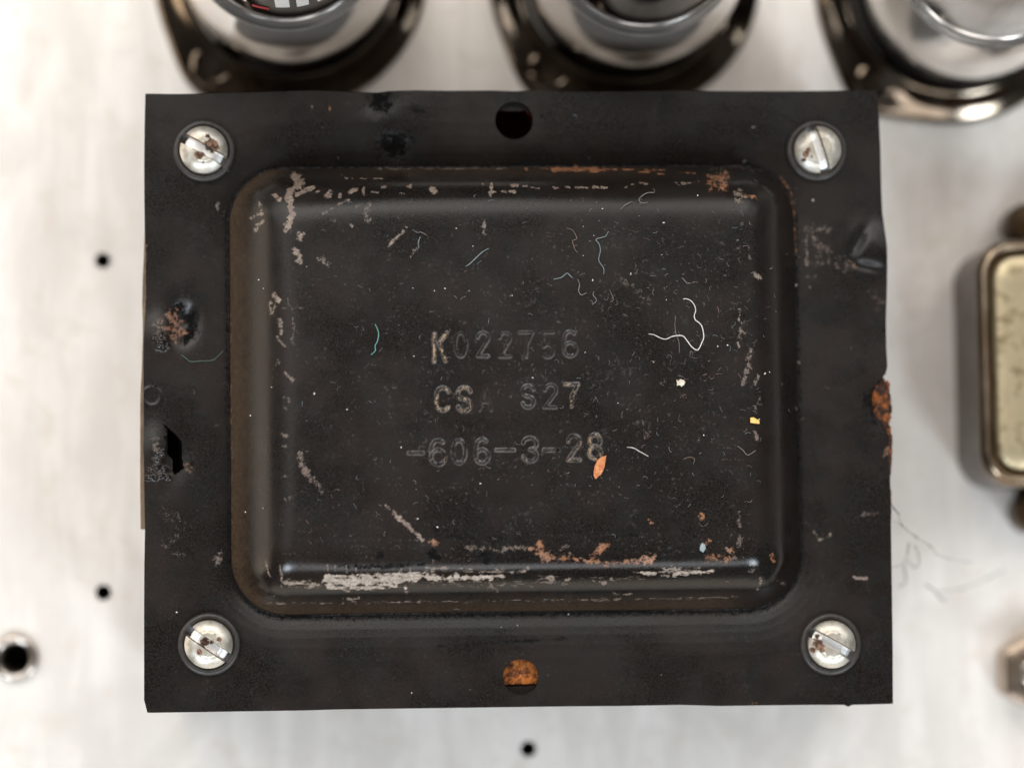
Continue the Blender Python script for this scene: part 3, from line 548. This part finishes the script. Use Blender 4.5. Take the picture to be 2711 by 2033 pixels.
# rusty lining of the upper hole and the rusty plate seen through the lower one
c = hole_w[0][0]; v_, f_ = lathe([(0.285, H - 0.15), (0.285, H - 1.5), (0.001, H - 1.5)], 40); new_obj('bolt_hole', [(p[0] + c[0], p[1] + c[1], p[2]) for p in v_], f_, WELL, T)
c = hole_w[1][0]; n = 26; v_ = []; f_ = []
for j in range(n):
    for i in range(n):
        x = -0.27 + 0.54 * i / (n - 1); y = -0.115 + 0.40 * j / (n - 1)
        v_.append((c[0] + x, c[1] + y, H - 0.17 + 0.02 * mnoise.noise((x * 14, y * 14, 3)) + 0.02 * mnoise.noise((x * 40, y * 40, 8)) - (0.10 if j == 0 else 0)))
for j in range(n - 1):
    for i in range(n - 1): f_.append((j * n + i, j * n + i + 1, (j + 1) * n + i + 1, (j + 1) * n + i))
new_obj('rusty_plate', v_, f_, RUST_B, T)
v_, f_ = lathe([(0.28, H - 0.24), (0.001, H - 0.24)], 32); new_obj('backing_plate', [(p[0] + c[0], p[1] + c[1], p[2]) for p in v_], f_, CORE, T)

def lump(name, c, size, mat, parent, seed, amp=0.35, freq=2.2, sub=4):
    bm = bmesh.new(); bmesh.ops.create_icosphere(bm, subdivisions=sub, radius=1.0)
    for q in bm.verts:
        p = q.co.copy(); s = 1 + amp * mnoise.noise(p * freq + Vector((seed, 0, 0))) + amp * 0.6 * mnoise.noise(p * freq * 2.7 + Vector((0, seed, 0)))
        q.co = Vector((p.x * size[0], p.y * size[1], p.z * size[2])) * s + Vector(c)
    me = bpy.data.meshes.new(name); bm.to_mesh(me); bm.free(); return link_mesh(name, me, mat, parent, sharp=0)
# rust bursting out under the right edge
a = P(2337, 1070, H - 0.1); rc = lump('rust_crust', (a[0] - 0.02, a[1], H - 0.10), (0.115, 0.36, 0.10), RUST, T, 5.5, 0.34, 3.2, 5)
a = P(2357, 1185, H - 0.1); lump('rust_crust', (a[0] - 0.035, a[1], H - 0.09), (0.055, 0.36, 0.05), RUST, T, 7.5, 0.35, 3.0, 4)
a = P(2357, 1320, H - 0.1); lump('rust_crust', (a[0] - 0.045, a[1], H - 0.09), (0.05, 0.42, 0.05), RUST, T, 2.5, 0.35, 3.4, 4)
# side plate bulging out at the left edge
ys = np.linspace(P(380, 565, H)[1], P(380, 1400, H)[1], 22); lo_ = []
vv = []; ff = []
for i, y in enumerate(ys):
    t = i / 21; bul = 0.062 * math.sin(min(1, t / 0.28) * math.pi / 2) if t < .28 else (0.062 - 0.030 * math.sin((t - .28) / .3 * math.pi) if t < .58 else 0.062 + 0.012 * (t - .58) / .42)
    xe = np.interp(-y, -wl[:, 1], wl[:, 0]); xo = xe - bul
    vv += [(xo + 0.35, y, H - 0.15), (xo + 0.012, y, H - 0.15), (xo, y, H - 0.162), (xo, y, 0.3), (xo + 0.35, y, 0.3)]
for i in range(21):
    for q in range(4): ff.append((i * 5 + q, i * 5 + q + 1, (i + 1) * 5 + q + 1, (i + 1) * 5 + q))
ff += [tuple(range(5)), tuple(reversed(range(105, 110)))]
new_obj('side_plate', vv, ff, FISH, T)

# four slotted screws, each on a black washer
def screw_mesh(rust_spots, R=0.318):
    w2 = 0.055; ysl = sorted(set([-w2, w2, -w2 - 0.010, w2 + 0.010] + list(np.linspace(-w2, w2, 7)) + list(np.linspace(w2 + 0.02, R * 0.9985, 24)) + list(-np.linspace(w2 + 0.02, R * 0.9985, 24))))
    nu = 60; vv = []; rr_ = []
    for y in ysl:
        hw = math.sqrt(max(R * R - y * y, 1e-6))
        for i in range(nu + 1):
            x = hw * math.sin((i / nu - 0.5) * math.pi); r = math.hypot(x, y)
            z = 0.205 - 0.085 * max(0, (r - 0.165) / (R - 0.165)) ** 2.0 - (0.010 if r > 0.165 else 0)
            inslot = 1 if abs(y) <= w2 + 1e-6 else 0
            z -= 0.15 * inslot
            if inslot: z = min(z, 0.060 + 0.003 * mnoise.noise((x * 9, y * 9, 1)))
            z += 0.004 * mnoise.noise((x * 7, y * 7, len(rust_spots)))
            vv.append((x, y, z)); rr_.append(max([0] + [a * max(0, 1 - (math.hypot(x - sx, y - sy) / sr) ** 2) for sx, sy, sr, a in rust_spots] + [0.95 if w2 + 1e-6 < abs(y) <= w2 + 0.0105 else 0]))  # slot walls darkened: painted shade carried by the rust values
    ny = len(ysl); ff = []
    for j in range(ny - 1):
        for i in range(nu): ff.append((j * (nu + 1) + i, j * (nu + 1) + i + 1, (j + 1) * (nu + 1) + i + 1, (j + 1) * (nu + 1) + i))
    bd = [i for i in range(nu + 1)] + [(j) * (nu + 1) + nu for j in range(1, ny)] + [(ny - 1) * (nu + 1) + i for i in range(nu - 1, -1, -1)] + [j * (nu + 1) for j in range(ny - 2, 0, -1)]
    b0 = len(vv)
    for q in bd:
        x, y, z = vv[q]; vv.append((x * 1.012, y * 1.012, 0.0)); rr_.append(0)
    for i in range(len(bd)):
        j = (i + 1) % len(bd); ff.append((bd[i], b0 + i, b0 + j, bd[j]))
    me = bpy.data.meshes.new('screw'); me.from_pydata(vv, [], ff); me.update()
    a = me.attributes.new('rust', 'FLOAT', 'POINT'); a.data.foreach_set('value', np.array(rr_, np.float32))  # rust spots plus the painted shade of the slot walls
    a = me.attributes.new('slot_sheen', 'FLOAT', 'POINT'); a.data.foreach_set('value', np.array([1.0 if abs(q[1]) <= w2 + 1e-6 and q[2] > 0 else 0.0 for q in vv], np.float32)); return me  # marks the slot floor for its painted reflection
SCR = [(538, 395, -30, [(0.06, 0.10, 0.12, 1.0), (0.13, 0.11, 0.07, .9), (0.0, -0.09, 0.09, 1.0), (-0.03, 0.18, 0.05, .9), (0.09, -0.16, .03, .8)]),
       (2168, 394, -73, [(0.02, -0.20, 0.06, .95), (0.09, -0.25, 0.05, .9), (-0.02, -0.15, 0.05, .9), (0.08, -0.13, 0.05, .6)]),
       (551, 1706, -35, [(-0.06, 0.0, 0.085, 1.0), (0.08, 0.14, 0.05, .8), (-0.04, -0.14, 0.055, .95), (0.02, 0.05, 0.05, .8)]),
       (2205, 1706, -30, [(-0.17, -0.09, 0.10, .95), (-0.2, -0.19, 0.06, .9), (-0.10, -0.14, 0.05, .9), (-0.22, 0.0, .05, .8)])]
wv, wf = lathe([(0.42, 0.004), (0.415, 0.045), (0.395, 0.062), (0.36, 0.066), (0.345, 0.060), (0.335, 0.03), (0.2, 0.03)], 64)
wm = None
for px, py, ang, spots in SCR:
    h0 = P(px, py, H + 0.2); p = Vector((h0[0], h0[1], H + 0.004))
    s = link_mesh('screw', screw_mesh(spots), SCREW, T, (p.x, p.y, H + 0.03), sharp=38); s.rotation_euler = (0, 0, math.radians(ang))
    if wm is None: o = new_obj('washer', wv, wf, WASHER, T, p, sharp=0); wm = o.data
    else: o = link_mesh('washer', wm, None, T, p, sharp=0)

# ------------------------------------------------------------------ the chassis
CHX0, CHX1, CHY0, CHY1 = -40.0, 32.0, -22.0, 24.0
hl = [P(272, 690, 0)[:2], P(273.5, 1568, 0)[:2], P(1398.5, 1982, 0)[:2]]; ey = P(42, 1741, 0)[:2]
holes = [circ(h, 0.118, 32) for h in hl] + [circ(ey, 0.20, 32)]
bm, ro = holed_sheet([(CHX0, CHY0), (CHX1, CHY0), (CHX1, CHY1), (CHX0, CHY1)], holes, 0.0, 0.12)
lo = [bm.verts.new((v_.co.x, v_.co.y, -5.0)) for v_ in ro]
for i in range(4): bm.faces.new((ro[i], ro[(i + 1) % 4], lo[(i + 1) % 4], lo[i]))
bm.faces.new(lo)
me = bpy.data.meshes.new('chassis'); bm.to_mesh(me); bm.free()
ch = link_mesh('chassis', me, CHASSIS, None, sharp=30); ch['kind'] = 'structure'; ch['label'] = 'pale satin metal amplifier chassis under all the parts'

# eyelet set in the chassis
v_, f_ = lathe([(0.345, 0.002), (0.345, 0.06), (0.325, 0.11), (0.285, 0.135), (0.245, 0.13), (0.215, 0.09), (0.198, 0.0), (0.195, -0.3)], 64)
tag(new_obj('eyelet', v_, f_, EYELET, None, (ey[0], ey[1], 0.0), sharp=0), 'pale round metal eyelet lining the larger hole near the lower left corner', 'eyelet')

# hex nut with bolt end at the right edge
nc = P(2744, 1778, 0.3); nt = thing('hex_nut', 'hexagonal nut on a bolt end, cut off by the right edge near the bottom', 'nut', (nc[0], nc[1], 0))
rn = 0.60
hexl = lambda r, z: [(r * math.cos(math.radians(30 + 60 * k)), r * math.sin(math.radians(30 + 60 * k)), z) for k in range(6)]
def hexring(r, z, rnd, n=8):
    out = []
    for k in range(48):
        a = 2 * math.pi * k / 48; m = (a - math.radians(0)) % (math.pi / 3); hexr = r * math.cos(math.pi / 6) / math.cos(m - math.pi / 6 if False else ((a + math.pi / 6) % (math.pi / 3)) - math.pi / 6)
        q = min(hexr, rnd); out.append((q * math.cos(a), q * math.sin(a), z))
    return out
v_, f_ = loops_mesh([hexring(rn, 0.003, 9), hexring(rn, 0.46, 9), hexring(rn * 0.98, 0.50, 0.57), hexring(0.48, 0.53, 0.48), hexring(0.32, 0.53, 0.32), hexring(0.27, 0.46, 0.27), hexring(0.27, 0.1, 0.27)], cap=False)
new_obj('nut', v_, f_, NUT, nt, sharp=35)
thr = [(0.25, 0.1)]
for k in range(6): thr += [(0.25, 0.42 + 0.03 * k), (0.225, 0.435 + 0.03 * k)]
thr += [(0.22, 0.62), (0.18, 0.66), (0.001, 0.67)]
v_, f_ = lathe(thr, 48); new_obj('bolt_end', v_, f_, BOLT, nt)

# ------------------------------------------------------------------ tube sockets and tubes
def radial_flange(seg=160):
    """pressed saddle: a dished ring with two ears for its screws"""
    loops = []
    def R(a, base, ear):
        r = base
        for s in (math.radians(231), math.radians(51)):
            d = (a - s + math.pi) % (2 * math.pi) - math.pi; r = max(r, base + ear * math.exp(-(d / 0.30) ** 2))
        return r
    for base, ear, z in ((2.03, 0.22, 0.002), (2.03, 0.22, 0.06), (2.005, 0.22, 0.11), (1.95, 0.20, 0.145), (1.86, 0.16, 0.18), (1.76, 0.05, 0.25), (1.68, 0.0, 0.33), (1.63, 0, 0.37), (1.58, 0, 0.38), (1.55, 0, 0.35), (1.54, 0, 0.05)):
        loops.append([(R(2 * math.pi * k / seg, base, ear) * math.cos(2 * math.pi * k / seg), R(2 * math.pi * k / seg, base, ear) * math.sin(2 * math.pi * k / seg), z) for k in range(seg)])
    return loops_mesh(loops, cap=False)
fv, ff = radial_flange()
sv, sf = lathe([(0.36, 0.0), (0.36, 0.06), (0.33, 0.12), (0.27, 0.14), (0.235, 0.12), (0.22, 0.02), (0.18, -0.02), (0.001, -0.02)], 40)
bv, bf = lathe([(1.50, 0.06), (1.50, 1.25), (1.46, 1.32), (1.2, 1.34)], 96)
kv, kf = lathe([(1.46, 1.20), (1.56, 1.22), (1.59, 1.29), (1.60, 1.40), (1.585, 1.60), (1.56, 1.85), (1.53, 2.10), (1.49, 2.35), (1.445, 2.55), (1.405, 2.70), (1.385, 2.705), (1.375, 2.66), (1.30, 2.66)], 128)
gv, gf = lathe([(1.25, 2.45), (1.318, 2.70), (1.332, 3.0), (1.34, 3.7), (1.34, 5.9), (1.33, 6.4), (1.22, 6.95), (1.0, 7.35), (0.7, 7.6), (0.35, 7.72), (0.02, 7.75)], 128)
TUB = [(768, -75, GLASS, 'dark glass tube with white and red print, plated collar, leftmost of the row', 'socket flange under the printed dark tube, left of the row'),
       (1655, -62, GLASS, 'plain dark glass tube in a plated collar, middle of the row above the transformer', 'socket flange under the plain dark tube, middle of the row'),
       (2518, -30, SILVER, 'silvery bright tube in a plated collar, at the top right corner', 'socket flange under the silvery tube, poking out past the transformer corner')]
meshes = {}
def inst(name, key, vv, ff, mat, parent, loc=(0, 0, 0), sharp=40):
    if key in meshes:
        o = bpy.data.objects.new(name, meshes[key]); COL.objects.link(o); o.parent = parent; o.location = loc; return o
    o = new_obj(name, vv, ff, mat, parent, loc, sharp); meshes[key] = o.data; return o
for i, (px, py, gm, lab, slab) in enumerate(TUB):
    p = P(px, py, 0.15)
    so = thing('tube_socket', slab, 'tube socket', (p[0], p[1], 0), 'tube sockets in a row')
    inst('flange', 'fl', fv, ff, RING, so, sharp=0)
    for a in (231, 51): inst('mounting_screw', 'ms', sv, sf, RING, so, (1.80 * math.cos(math.radians(a)), 1.80 * math.sin(math.radians(a)), 0.11), sharp=35)
    # the tubes lean a hair to the right of their sockets
    tu = thing('vacuum_tube', lab, 'vacuum tube', (p[0] + 0.03, p[1], 0), 'vacuum tubes in a row')
    inst('base', 'ba', bv, bf, BAKE, tu); inst('collar', 'co', kv, kf, COLLAR, tu, sharp=32)
    inst('glass', 'gl' + gm.name, gv, gf, gm, tu, sharp=0)
    if i == 0:
        def decal(a0, a1, z0, z1, mat, nm):
            vv = []; q = []; n = 10
            for k in range(n + 1):
                a = math.radians(a0 + (a1 - a0) * k / n)
                for z in (z0, z1): vv.append((1.347 * math.cos(a), 1.347 * math.sin(a), z))
            for k in range(n): q.append((2 * k, 2 * k + 2, 2 * k + 3, 2 * k + 1))
            new_obj(nm, vv, q, mat, tu)
        decal(252, 262, 3.78, 3.92, RPRINT, 'red_print'); decal(234, 249, 3.95, 4.8, WPRINT, 'white_print'); decal(266, 274, 4.0, 4.8, WPRINT, 'white_print'); decal(278, 285, 3.98, 4.8, WPRINT, 'white_print'); decal(290, 296, 3.98, 4.8, WPRINT, 'white_print')

# ------------------------------------------------------------------ the small metal can at the right
e0 = P(2522, 700, 0); bx0 = e0[0]; by1 = P(2600, 650, 0.9)[1]; by0 = P(2600, 1292, 0.9)[1]; bx1 = bx0 + 3.1
can = thing('metal_can', 'small gold tinted metal can with rounded corners and stained lid, at the right edge', 'can', ((bx0 + bx1) / 2, (by0 + by1) / 2, 0))
hw, hh = (bx1 - bx0) / 2, (by1 - by0) / 2; hc = 1.66
def rl(ins, z, rad): return [(x, y, z) for x, y in rrect(-hw + ins, -hh + ins, hw - ins, hh - ins, max(rad - ins * 0.7, 0.05), 12)]
v_, f_ = loops_mesh([rl(0, 0.0, 0.5), rl(0, hc - 0.15, 0.5)], cap=False); new_obj('body', v_, f_, CANWALL, can, sharp=0)
v_, f_ = loops_mesh([rl(-0.003, hc - 0.16, 0.5), rl(0.012, hc - 0.09, 0.5), rl(0.04, hc - 0.035, 0.5), rl(0.08, hc - 0.005, 0.5), rl(0.115, hc, 0.5), rl(0.135, hc - 0.01, 0.5)], cap=False); new_obj('rim', v_, f_, CANSIDE, can, sharp=0)
v_, f_ = loops_mesh([rl(0.13, hc - 0.005, 0.5), rl(0.145, hc - 0.12, 0.5), rl(0.24, hc - 0.12, 0.5)], cap=False); new_obj('seam', v_, f_, GROOVE, can, sharp=0)
v_, f_ = loops_mesh([rl(0.225, hc - 0.12, 0.5), rl(0.235, hc - 0.01, 0.5), rl(0.27, hc + 0.02, 0.5), rl(0.5, hc + 0.022, 0.5)]); new_obj('lid', v_, f_, CANTOP, can, sharp=0)
for sgn in (1, -1):
    tb = []
    for z in (0.01, 0.12): tb.append([(x, y * sgn + sgn * (hh + 0.22), z) for x, y in rrect(-0.72, -0.4, 0.72, 0.42, 0.38, 8)])
    v_, f_ = loops_mesh(tb); new_obj('mounting_tab', v_, f_, GROOVE, can, sharp=30)
    v_, f_ = lathe([(0.30, 0.12), (0.30, 0.62), (0.26, 0.68), (0.001, 0.70)], 32); new_obj('post', [(q[0] - 0.55, q[1] + sgn * (hh + 0.36), q[2]) for q in v_], f_, GROOVE, can)

# ------------------------------------------------------------------ lint, flakes and crumbs lying on the cover
def zoom(x0, y0, s, pts): return [(x0 + a / s, y0 + b / s) for a, b in pts]
def surf(px, lift=0.008):
    a = np.array(px, float); q = PS(a[:, 0], a[:, 1])
    return [(p[0], p[1], p[2] + lift) for p in q]
def fibre(pts, rad, mat, label, lift=0.3):
    sp = [tuple(p) for p in spline(pts, 5)]; w_ = surf(sp, rad * 1.2); n = len(w_)
    rad *= 0.78
    w_ = [(p[0], p[1], p[2] + lift * 0.09 * abs(math.sin(3.1 * i / n * 2))) for i, p in enumerate(w_)]
    v_, f_ = tube_path(w_, [rad * (0.75 + 0.35 * math.sin(math.pi * (i + 0.6) / (n + 0.2))) for i in range(n)], 6)
    return tag(new_obj('lint_fibre', v_, f_, mat, None), label, 'lint', 'lint fibres on the cover')
z3 = lambda p: zoom(1500, 430, 4.424, p); z2 = lambda p: zoom(1000, 430, 4.424, p); z4 = lambda p: zoom(1700, 700, 4.148, p); z5 = lambda p: zoom(1600, 1050, 4.148, p); z6 = lambda p: zoom(600, 750, 3.686, p)
fibre(z4([(70, 765), (130, 775), (200, 810), (260, 822), (340, 790), (440, 787), (490, 840), (540, 905), (590, 940), (620, 930), (650, 870), (675, 800), (660, 700), (630, 650), (580, 610), (570, 560), (585, 510), (570, 450), (530, 400), (480, 380), (450, 382)]), 0.0078, LINT_W, 'longest white curly fibre, hooked like a question mark, right of the stamped letters')
fibre(z6([(1450, 400), (1475, 460), (1483, 510), (1470, 570), (1450, 610), (1450, 660), (1410, 698)]), 0.0068, LINT_T, 'short teal thread standing upright left of the stamped K')
fibre(zoom(370, 760, 7.54, [(830, 1355), (940, 1430), (1020, 1490), (1250, 1475), (1450, 1465), (1530, 1410), (1670, 1270)]), 0.0046, LINT_G, 'pale green thread curved like a bowl on the left rim below the rusty pit')
fibre(z5([(250, 555), (320, 565), (400, 610), (480, 655)]), 0.006, LINT_W, 'short pale straight thread just right of the stamped 28')
fibre(z3([(490, 810), (450, 870), (345, 905), (380, 960), (395, 1030), (375, 1150), (430, 1240), (435, 1310)]), 0.0052, LINT_C, 'long bluish zigzag hair ending orange, above and right of the first row of letters')
fibre(z3([(130, 1370), (150, 1440), (140, 1500), (170, 1555), (230, 1530)]), 0.006, LINT_D, 'small grey hooked hair left of two short grey hairs above the stamped 6')
fibre(z3([(1020, 310), (1025, 355), (950, 360), (890, 390), (845, 440), (880, 480), (950, 470)]), 0.005, LINT_D, 'pinkish grey S shaped hair at the top shoulder of the dome')
fibre(z3([(770, 460), (690, 500), (630, 555)]), 0.0045, LINT_D, 'thin arched grey hair below the rust strip at the top of the dome')
fibre(z2([(1300, 1010), (1230, 1050), (1150, 1120), (1080, 1190), (1030, 1220)]), 0.006, LINT_C, 'straight bluish hair slanting up to the right, above the stamped 22')
fibre(z2([(410, 790), (460, 825), (500, 820), (570, 855)]), 0.0052, LINT_D, 'tiny flat grey hair beside the upper pinkish scratch')
fibre(z2([(500, 870), (475, 940), (480, 1000)]), 0.0058, LINT_C, 'tiny upright bluish hair below a flat grey one, near the pinkish scratch')
fibre(z3([(0, 770), (70, 800), (110, 870), (115, 900), (70, 920), (75, 960), (100, 1030), (130, 1060)]), 0.0048, LINT_B, 'brown crooked hair left of the bluish zigzag hair')
fibre(zoom(1000, 430, 4.424, [(2060, 1370), (2150, 1350), (2212, 1300), (2240, 1320), (2280, 1355)]), 0.0054, LINT_C, 'bluish hair peaked like a roof, above the stamped 7')
fibre(z3([(320, 1510), (310, 1560), (345, 1600), (340, 1637), (300, 1665)]), 0.0056, LINT_D, 'short grey bent hair, middle one of three above the stamped 6')
fibre(z3([(500, 1490), (530, 1560), (545, 1610), (510, 1640)]), 0.0048, LINT_B, 'short brownish bent hair, right one of three above the stamped 6')
fibre(z3([(1350, 1350), (1400, 1410), (1450, 1420)]), 0.0055, LINT_D, 'short grey hair just above the hooked white fibre')
fibre(z5([(1460, 540), (1520, 590), (1575, 640), (1660, 590)]), 0.0045, LINT_D, 'thin grey tick shaped hair near the right shoulder below the yellow fleck')
fibre(z4([(365, 560), (358, 690), (375, 780), (400, 850), (408, 970)]), 0.0036, LINT_D, 'thin upright grey hair crossing the white curly fibre')
fibre(z5([(870, 685), (930, 665), (985, 680), (975, 740)]), 0.0045, LINT_B, 'small brownish hooked hair below and right of the stamped 28')

def flake(name, px, mat, label, cat, th=0.012, lift=0.010, tilt=0.0):
    q = surf(px, lift); n = len(q); top = [(p[0], p[1], p[2] + th + tilt * (i % 3)) for i, p in enumerate(q)]
    c = np.mean(np.array(top), 0); v_ = q + top + [(c[0], c[1], c[2] + th * 0.6)]
    f_ = [(i, (i + 1) % n, n + (i + 1) % n, n + i) for i in range(n)] + [(n + i, n + (i + 1) % n, 2 * n) for i in range(n)]
    return tag(new_obj(name, v_, f_, mat, None, smooth=False), label, cat)
flake('paint_flake', [(1605, 1206), (1602, 1222), (1599, 1238), (1592, 1254), (1576, 1268), (1571, 1259), (1572, 1246), (1574, 1233), (1582, 1217), (1594, 1209)], FLAKE_O, 'orange leaf shaped paint flake just under the stamped 28', 'paint flake', 0.012, 0.022, 0.012)
flake('paint_fleck', [(1986, 1106), (1994, 1105), (2009, 1113), (2010, 1122), (1998, 1121), (1986, 1119)], FLAKE_Y, 'bright yellow fleck at the right shoulder of the dome', 'paint flake', 0.02)
flake('crumb', [(1790, 1006), (1794, 1009), (1800, 1005), (1809, 1007), (1813, 1012), (1810, 1019), (1803, 1024), (1799, 1020), (1791, 1021), (1792, 1014)], CRUMB, 'round cream crumb below the hooked white fibre', 'crumb', 0.05)
flake('pale_chip', [(1853, 1446), (1858, 1436), (1866, 1441), (1868, 1452), (1861, 1462), (1852, 1456)], LINT_C, 'pale bluish chip near the lower right corner of the dome', 'paint flake', 0.012)

# countless specks and short fuzz
vv = []; ff = []; mi = []
def add(v_, f_, m):
    o = len(vv); vv.extend(v_); ff.extend(tuple(o + i for i in q) for q in f_); mi.extend([m] * len(f_))
dots = [(685, 741), (1178, 764 - 0), (698, 764), (1242, 770), (1150, 770), (812, 706), (1208, 605), (1252, 652), (1356, 783), (1093, 763), (719, 1025), (919, 1084), (832, 1042), (1062, 1184), (1096, 943), (1549, 933), (1410, 1000), (1764, 794), (1900, 917), (1926, 914), (1730, 959), (2025, 989), (2037, 985), (2107, 755), (1863, 1152), (1158, 1395), (1102, 1295), (1106, 1373), (1272, 1280), (1636, 1067), (1572, 624), (1569, 742), (1670, 724), (1752, 675), (1670, 727), (1595, 553), (1544, 677), (1544, 600), (1757, 590), (1847, 518), (604, 453), (2010, 1110), (1370, 1655), (1327, 1660), (1505, 1625), (468, 1620), (1090, 1833), (1750, 1786), (1999, 336), (2152, 530), (696, 1345), (650, 1355), (663, 1100)]
for x, y in dots:
    c = surf([(x, y)], 0.008)[0]; r = rng.uniform(0.005, 0.011); bm = bmesh.new(); bmesh.ops.create_icosphere(bm, subdivisions=1, radius=r)
    st_ = rng.uniform(0.7, 1.9); an = rng.uniform(0, 3.1)
    add([(c[0] + q.co.x * st_ * math.cos(an) - q.co.y * math.sin(an), c[1] + q.co.x * st_ * math.sin(an) + q.co.y * math.cos(an), c[2] + q.co.z) for q in bm.verts], [tuple(q.index for q in f.verts) for f in bm.faces], 0); bm.free()
for k in range(460):
    if k < 240: x, y = rng.uniform(790, 2010), rng.uniform(520, 1490)
    elif k < 425: x, y = rng.normal(1800, 150), rng.normal(880, 240)
    else: x, y = rng.uniform(400, 2330), rng.uniform(260, 1850)
    L = rng.uniform(3, 13); a0 = rng.uniform(0, 6.28); cur = rng.uniform(-0.12, 0.12); pts = []; xx, yy = x, y
    for q in range(6): pts.append((xx, yy)); xx += L / 5 * 1.4 * math.cos(a0); yy += L / 5 * 1.4 * math.sin(a0); a0 += cur * 5
    if not (395 < x < 2330 and 255 < y < 1855): continue
    r = rng.uniform(0.0012, 0.0029)
    v_, f_ = tube_path(surf(pts, 0.006), r, 3); add(v_, f_, int(rng.choice([1, 1, 2, 3, 4])))
for k in range(380):
    x, y = rng.uniform(620, 2080), rng.uniform(470, 1600); c = surf([(x, y)], 0.004)[0]; r = rng.uniform(0.002, 0.0045)
    add([(c[0] + r, c[1], c[2]), (c[0] - r * .6, c[1] + r * .9, c[2]), (c[0] - r * .5, c[1] - r, c[2]), (c[0], c[1], c[2] + r)], [(0, 1, 3), (1, 2, 3), (2, 0, 3)], int(rng.choice([1, 1, 2])))
du = new_obj('dust', vv, ff, None, None, sharp=0)
for m in (LINT_W, LINT_D, LINT_B, LINT_C, plain('rosy_lint', (0.30, 0.20, 0.19))): du.data.materials.append(m)
du.data.polygons.foreach_set('material_index', np.array(mi, np.int32))
tag(du, 'fine pale specks and fuzz scattered over the black cover', 'dust', kind='stuff')

# cobweb hanging from the right edge down to the chassis
vv = []; ff = []
def strand(pts, z0, z1, r):
    s = spline(zoom(2250, 1250, 3.687, pts), 5); n = len(s); w_ = [tuple(P(p[0], p[1], z0 + (z1 - z0) * i / (n - 1))) for i, p in enumerate(s)]
    v_, f_ = tube_path(w_, [0.55 * r * (0.4 + 1.2 * rng.random()) for _ in w_], 4); o = len(vv); vv.extend(v_); ff.extend(tuple(o + i for i in q) for q in f_)
strand([(395, 300), (420, 340), (480, 410)], 3.0, 2.8, 0.016); strand([(480, 410), (505, 515), (650, 635), (790, 725), (840, 800)], 2.8, 1.9, 0.008); strand([(395, 460), (505, 515)], 3.0, 2.8, 0.005)
strand([(575, 690), (560, 800), (530, 900), (545, 1060), (480, 1115)], 2.2, 1.2, 0.011); strand([(640, 720), (675, 830), (665, 915), (605, 912), (570, 860)], 2.2, 1.6, 0.010); strand([(400, 930), (520, 900)], 2.6, 1.9, 0.006)
strand([(730, 1090), (830, 1160), (900, 1245), (950, 1230)], 1.4, 0.8, 0.019); strand([(850, 1170), (980, 1150), (1100, 1130), (1240, 1080), (1500, 960)], 1.0, 0.3, 0.012); strand([(840, 800), (1000, 850), (1200, 880)], 2.4, 1.2, 0.006)
for c_ in ((510, 515, 2.75), (645, 630, 2.5), (785, 722, 2.2), (640, 730, 2.2)):
    p = P(*zoom(2250, 1250, 3.687, [c_[:2]])[0], c_[2]); bm = bmesh.new(); bmesh.ops.create_icosphere(bm, subdivisions=1, radius=0.016); o = len(vv)
    vv.extend([(p[0] + q.co.x, p[1] - q.co.y * 1.3 - q.co.x * .5, p[2] + q.co.z) for q in bm.verts]); ff.extend(tuple(o + q.index for q in f.verts) for f in bm.faces); bm.free()
tag(new_obj('cobweb', vv, ff, WEB, None), 'thin grey cobweb strands trailing off the right edge of the transformer', 'cobweb')
